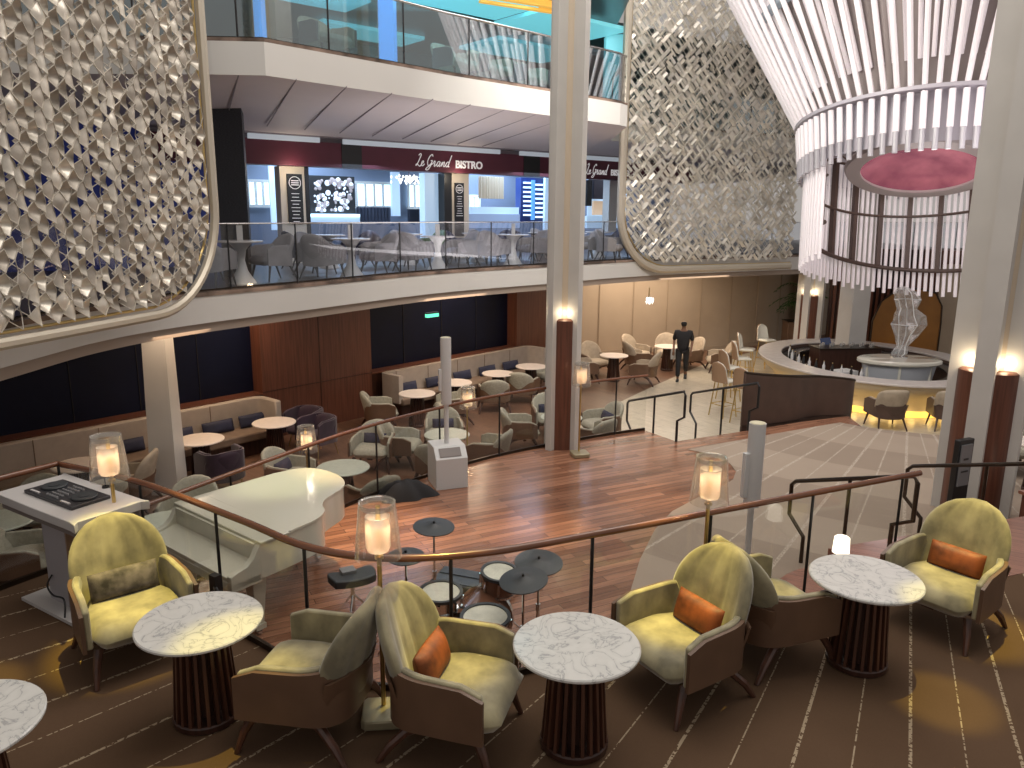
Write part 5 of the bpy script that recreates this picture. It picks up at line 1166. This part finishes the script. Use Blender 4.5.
light('AREA','chandelier_light',(ccx,ccy-3.8,5.2),60,(1,.93,.95),2.5,aim=(ccx,ccy,7.5))
light('POINT','chandelier_core_light',(ccx,ccy-.2,5.0),45,(1,.9,.9),.5)
# ============================================================ BISTRO BALCONY FURNITURE
BG=make_chair('dining_armchair','x',mats=('grey','grey','black'),h=.88,arm=.62,bw=.33,lean=.14,channels=False,w=.34,d=.34,legs='straight',seat_z=.44); BG.location=(0,-60,0); protos.append(BG)
def make_btable():
    t=thing('bistro_table','x','table'); obj('tabletop',MB().disc(.38,.71,.74,40,b=.006),'barw',t)
    obj('flared_pedestal',MB().lathe([(.24,0),(.22,.03),(.10,.22),(.06,.40),(.09,.58),(.20,.71)],28),'white',t); return t
BT=make_btable(); BT.location=(0,-60,0); protos.append(BT)
bts=[(243,284,'balcony table nearest the slate column'),(352,277,'balcony table second from the slate column'),(438,270,'balcony table below the black restaurant lettering'),(513,265,'balcony table just left of the middle column'),(572,261,'balcony table hidden behind the middle column')]
blab=['grey dining armchair left of the {}','grey dining armchair right of the {}','grey dining armchair behind the {}']
for i,(px,py,lb) in enumerate(bts):
    p=at(px,py,ZB+.0); p=Vector((p.x,p.y))
    # rail tangent
    tg_=Vector((.69,.72)) if i>1 else Vector((.6,.8))
    if i==0: tg_=Vector((.45,.89))
    q=p; place(BT,q.x,q.y,0,'white hourglass-footed '+lb,z=ZB+.012)
    nn=Vector((-tg_.y,tg_.x))
    for j,(a,b) in enumerate(((-.74,-.02),(.74,-.02),(-.2,.85))):
        c=q+tg_*a+nn*b
        place(BG,c.x,c.y,face(c,q)+(.25 if j==0 else -.25 if j==1 else 0),blab[j].format(lb),z=ZB+.012)
    mm=thing('menu_card','white folded menu standing on the '+lb,'menu',(q.x,q.y,ZB+.752),.6); obj('card',MB().box(-.05,.05,-.012,-.006,0,.26).box(-.05,.05,.006,.012,0,.26),'white',mm); obj('fold',MB().box(-.05,.05,-.012,.012,.25,.262),'white',mm)
p=at(608,262,ZB); place(BG,p.x,p.y,1.2,'grey dining armchair right of the middle column near the right screen',z=ZB+.012)
p=at(632,259,ZB); place(BG,p.x+.1,p.y+.7,-.6,'grey dining armchair partly behind the edge of the right screen',z=ZB+.012)
# inner row of darker tables
DG=make_chair('dining_chair','x',mats=('navy','navy','black'),h=.86,arm=.60,bw=.31,lean=.12,channels=False,w=.31,d=.31,legs='straight',seat_z=.44); DG.location=(0,-60,0); protos.append(DG)
GR=make_chair('green_chair','x',mats=('dgreyf','leaf','black'),h=.86,arm=.60,bw=.31,lean=.12,channels=False,w=.31,d=.31,legs='straight',seat_z=.44); GR.location=(0,-60,0); protos.append(GR)
for i,(s,o_) in enumerate([(1.0,-2.0),(3.1,-1.8),(5.2,-1.7),(7.4,-1.6),(9.6,-1.5)]):
    q=fpt(s,o_); nm=['first','second','third','fourth','fifth'][i]
    place(BT,q.x,q.y,0,'white table inside the balcony, %s from the left of the inner row'%nm,z=ZB+.012)
    for dx,P,w_ in ((-.7,DG,'navy chair left of'),(.7,GR if i%2 else DG,'dark chair right of')):
        c=q+fd*dx; place(P,c.x,c.y,face(c,q),'%s the %s inner table of the balcony'%(w_,nm),z=ZB+.012)
# upper deck sofas and chairs
SG=make_chair('upper_armchair','x',mats=('dgreyf','fabric','black'),h=.85,arm=.62,bw=.36,channels=False,w=.4,d=.38,legs='straight'); SG.location=(0,-60,0); protos.append(SG)
for px,d_,lb in [(296,1.3,'blue-grey armchair on the upper deck behind the leftmost glass'),(436,1.2,'grey armchair on the upper deck left of the middle column'),(482,1.1,'grey armchair on the upper deck beside the middle column, nearer the glass'),(534,1.3,'grey armchair on the upper deck just left of the middle column')]:
    x=-3.64+(px-263)*.0143; y=11.95+(x+3.64)*1.05+d_; place(SG,x,y,.9,lb,z=ZU)
# ------------------------------------------------------------ remove prototypes, settle empties at their base
def kill(o):
    for c in [x for x in bpy.data.objects if x.parent==o]: kill(c)
    bpy.data.objects.remove(o)
for p in protos: kill(p)
bpy.context.view_layer.update()
for o in [x for x in bpy.data.objects if x.type=='EMPTY' and x.parent is None and x.location.length<1e-6]:
    pts=[]
    kids=[x for x in bpy.data.objects if x.parent==o]
    for c in kids:
        if c.type=='MESH': pts+=[c.matrix_world@Vector(b) for b in c.bound_box]
    if not pts: continue
    b=Vector(((min(p.x for p in pts)+max(p.x for p in pts))/2,(min(p.y for p in pts)+max(p.y for p in pts))/2,min(p.z for p in pts)))
    o.location=b
    for c in kids: c.location=c.location-b
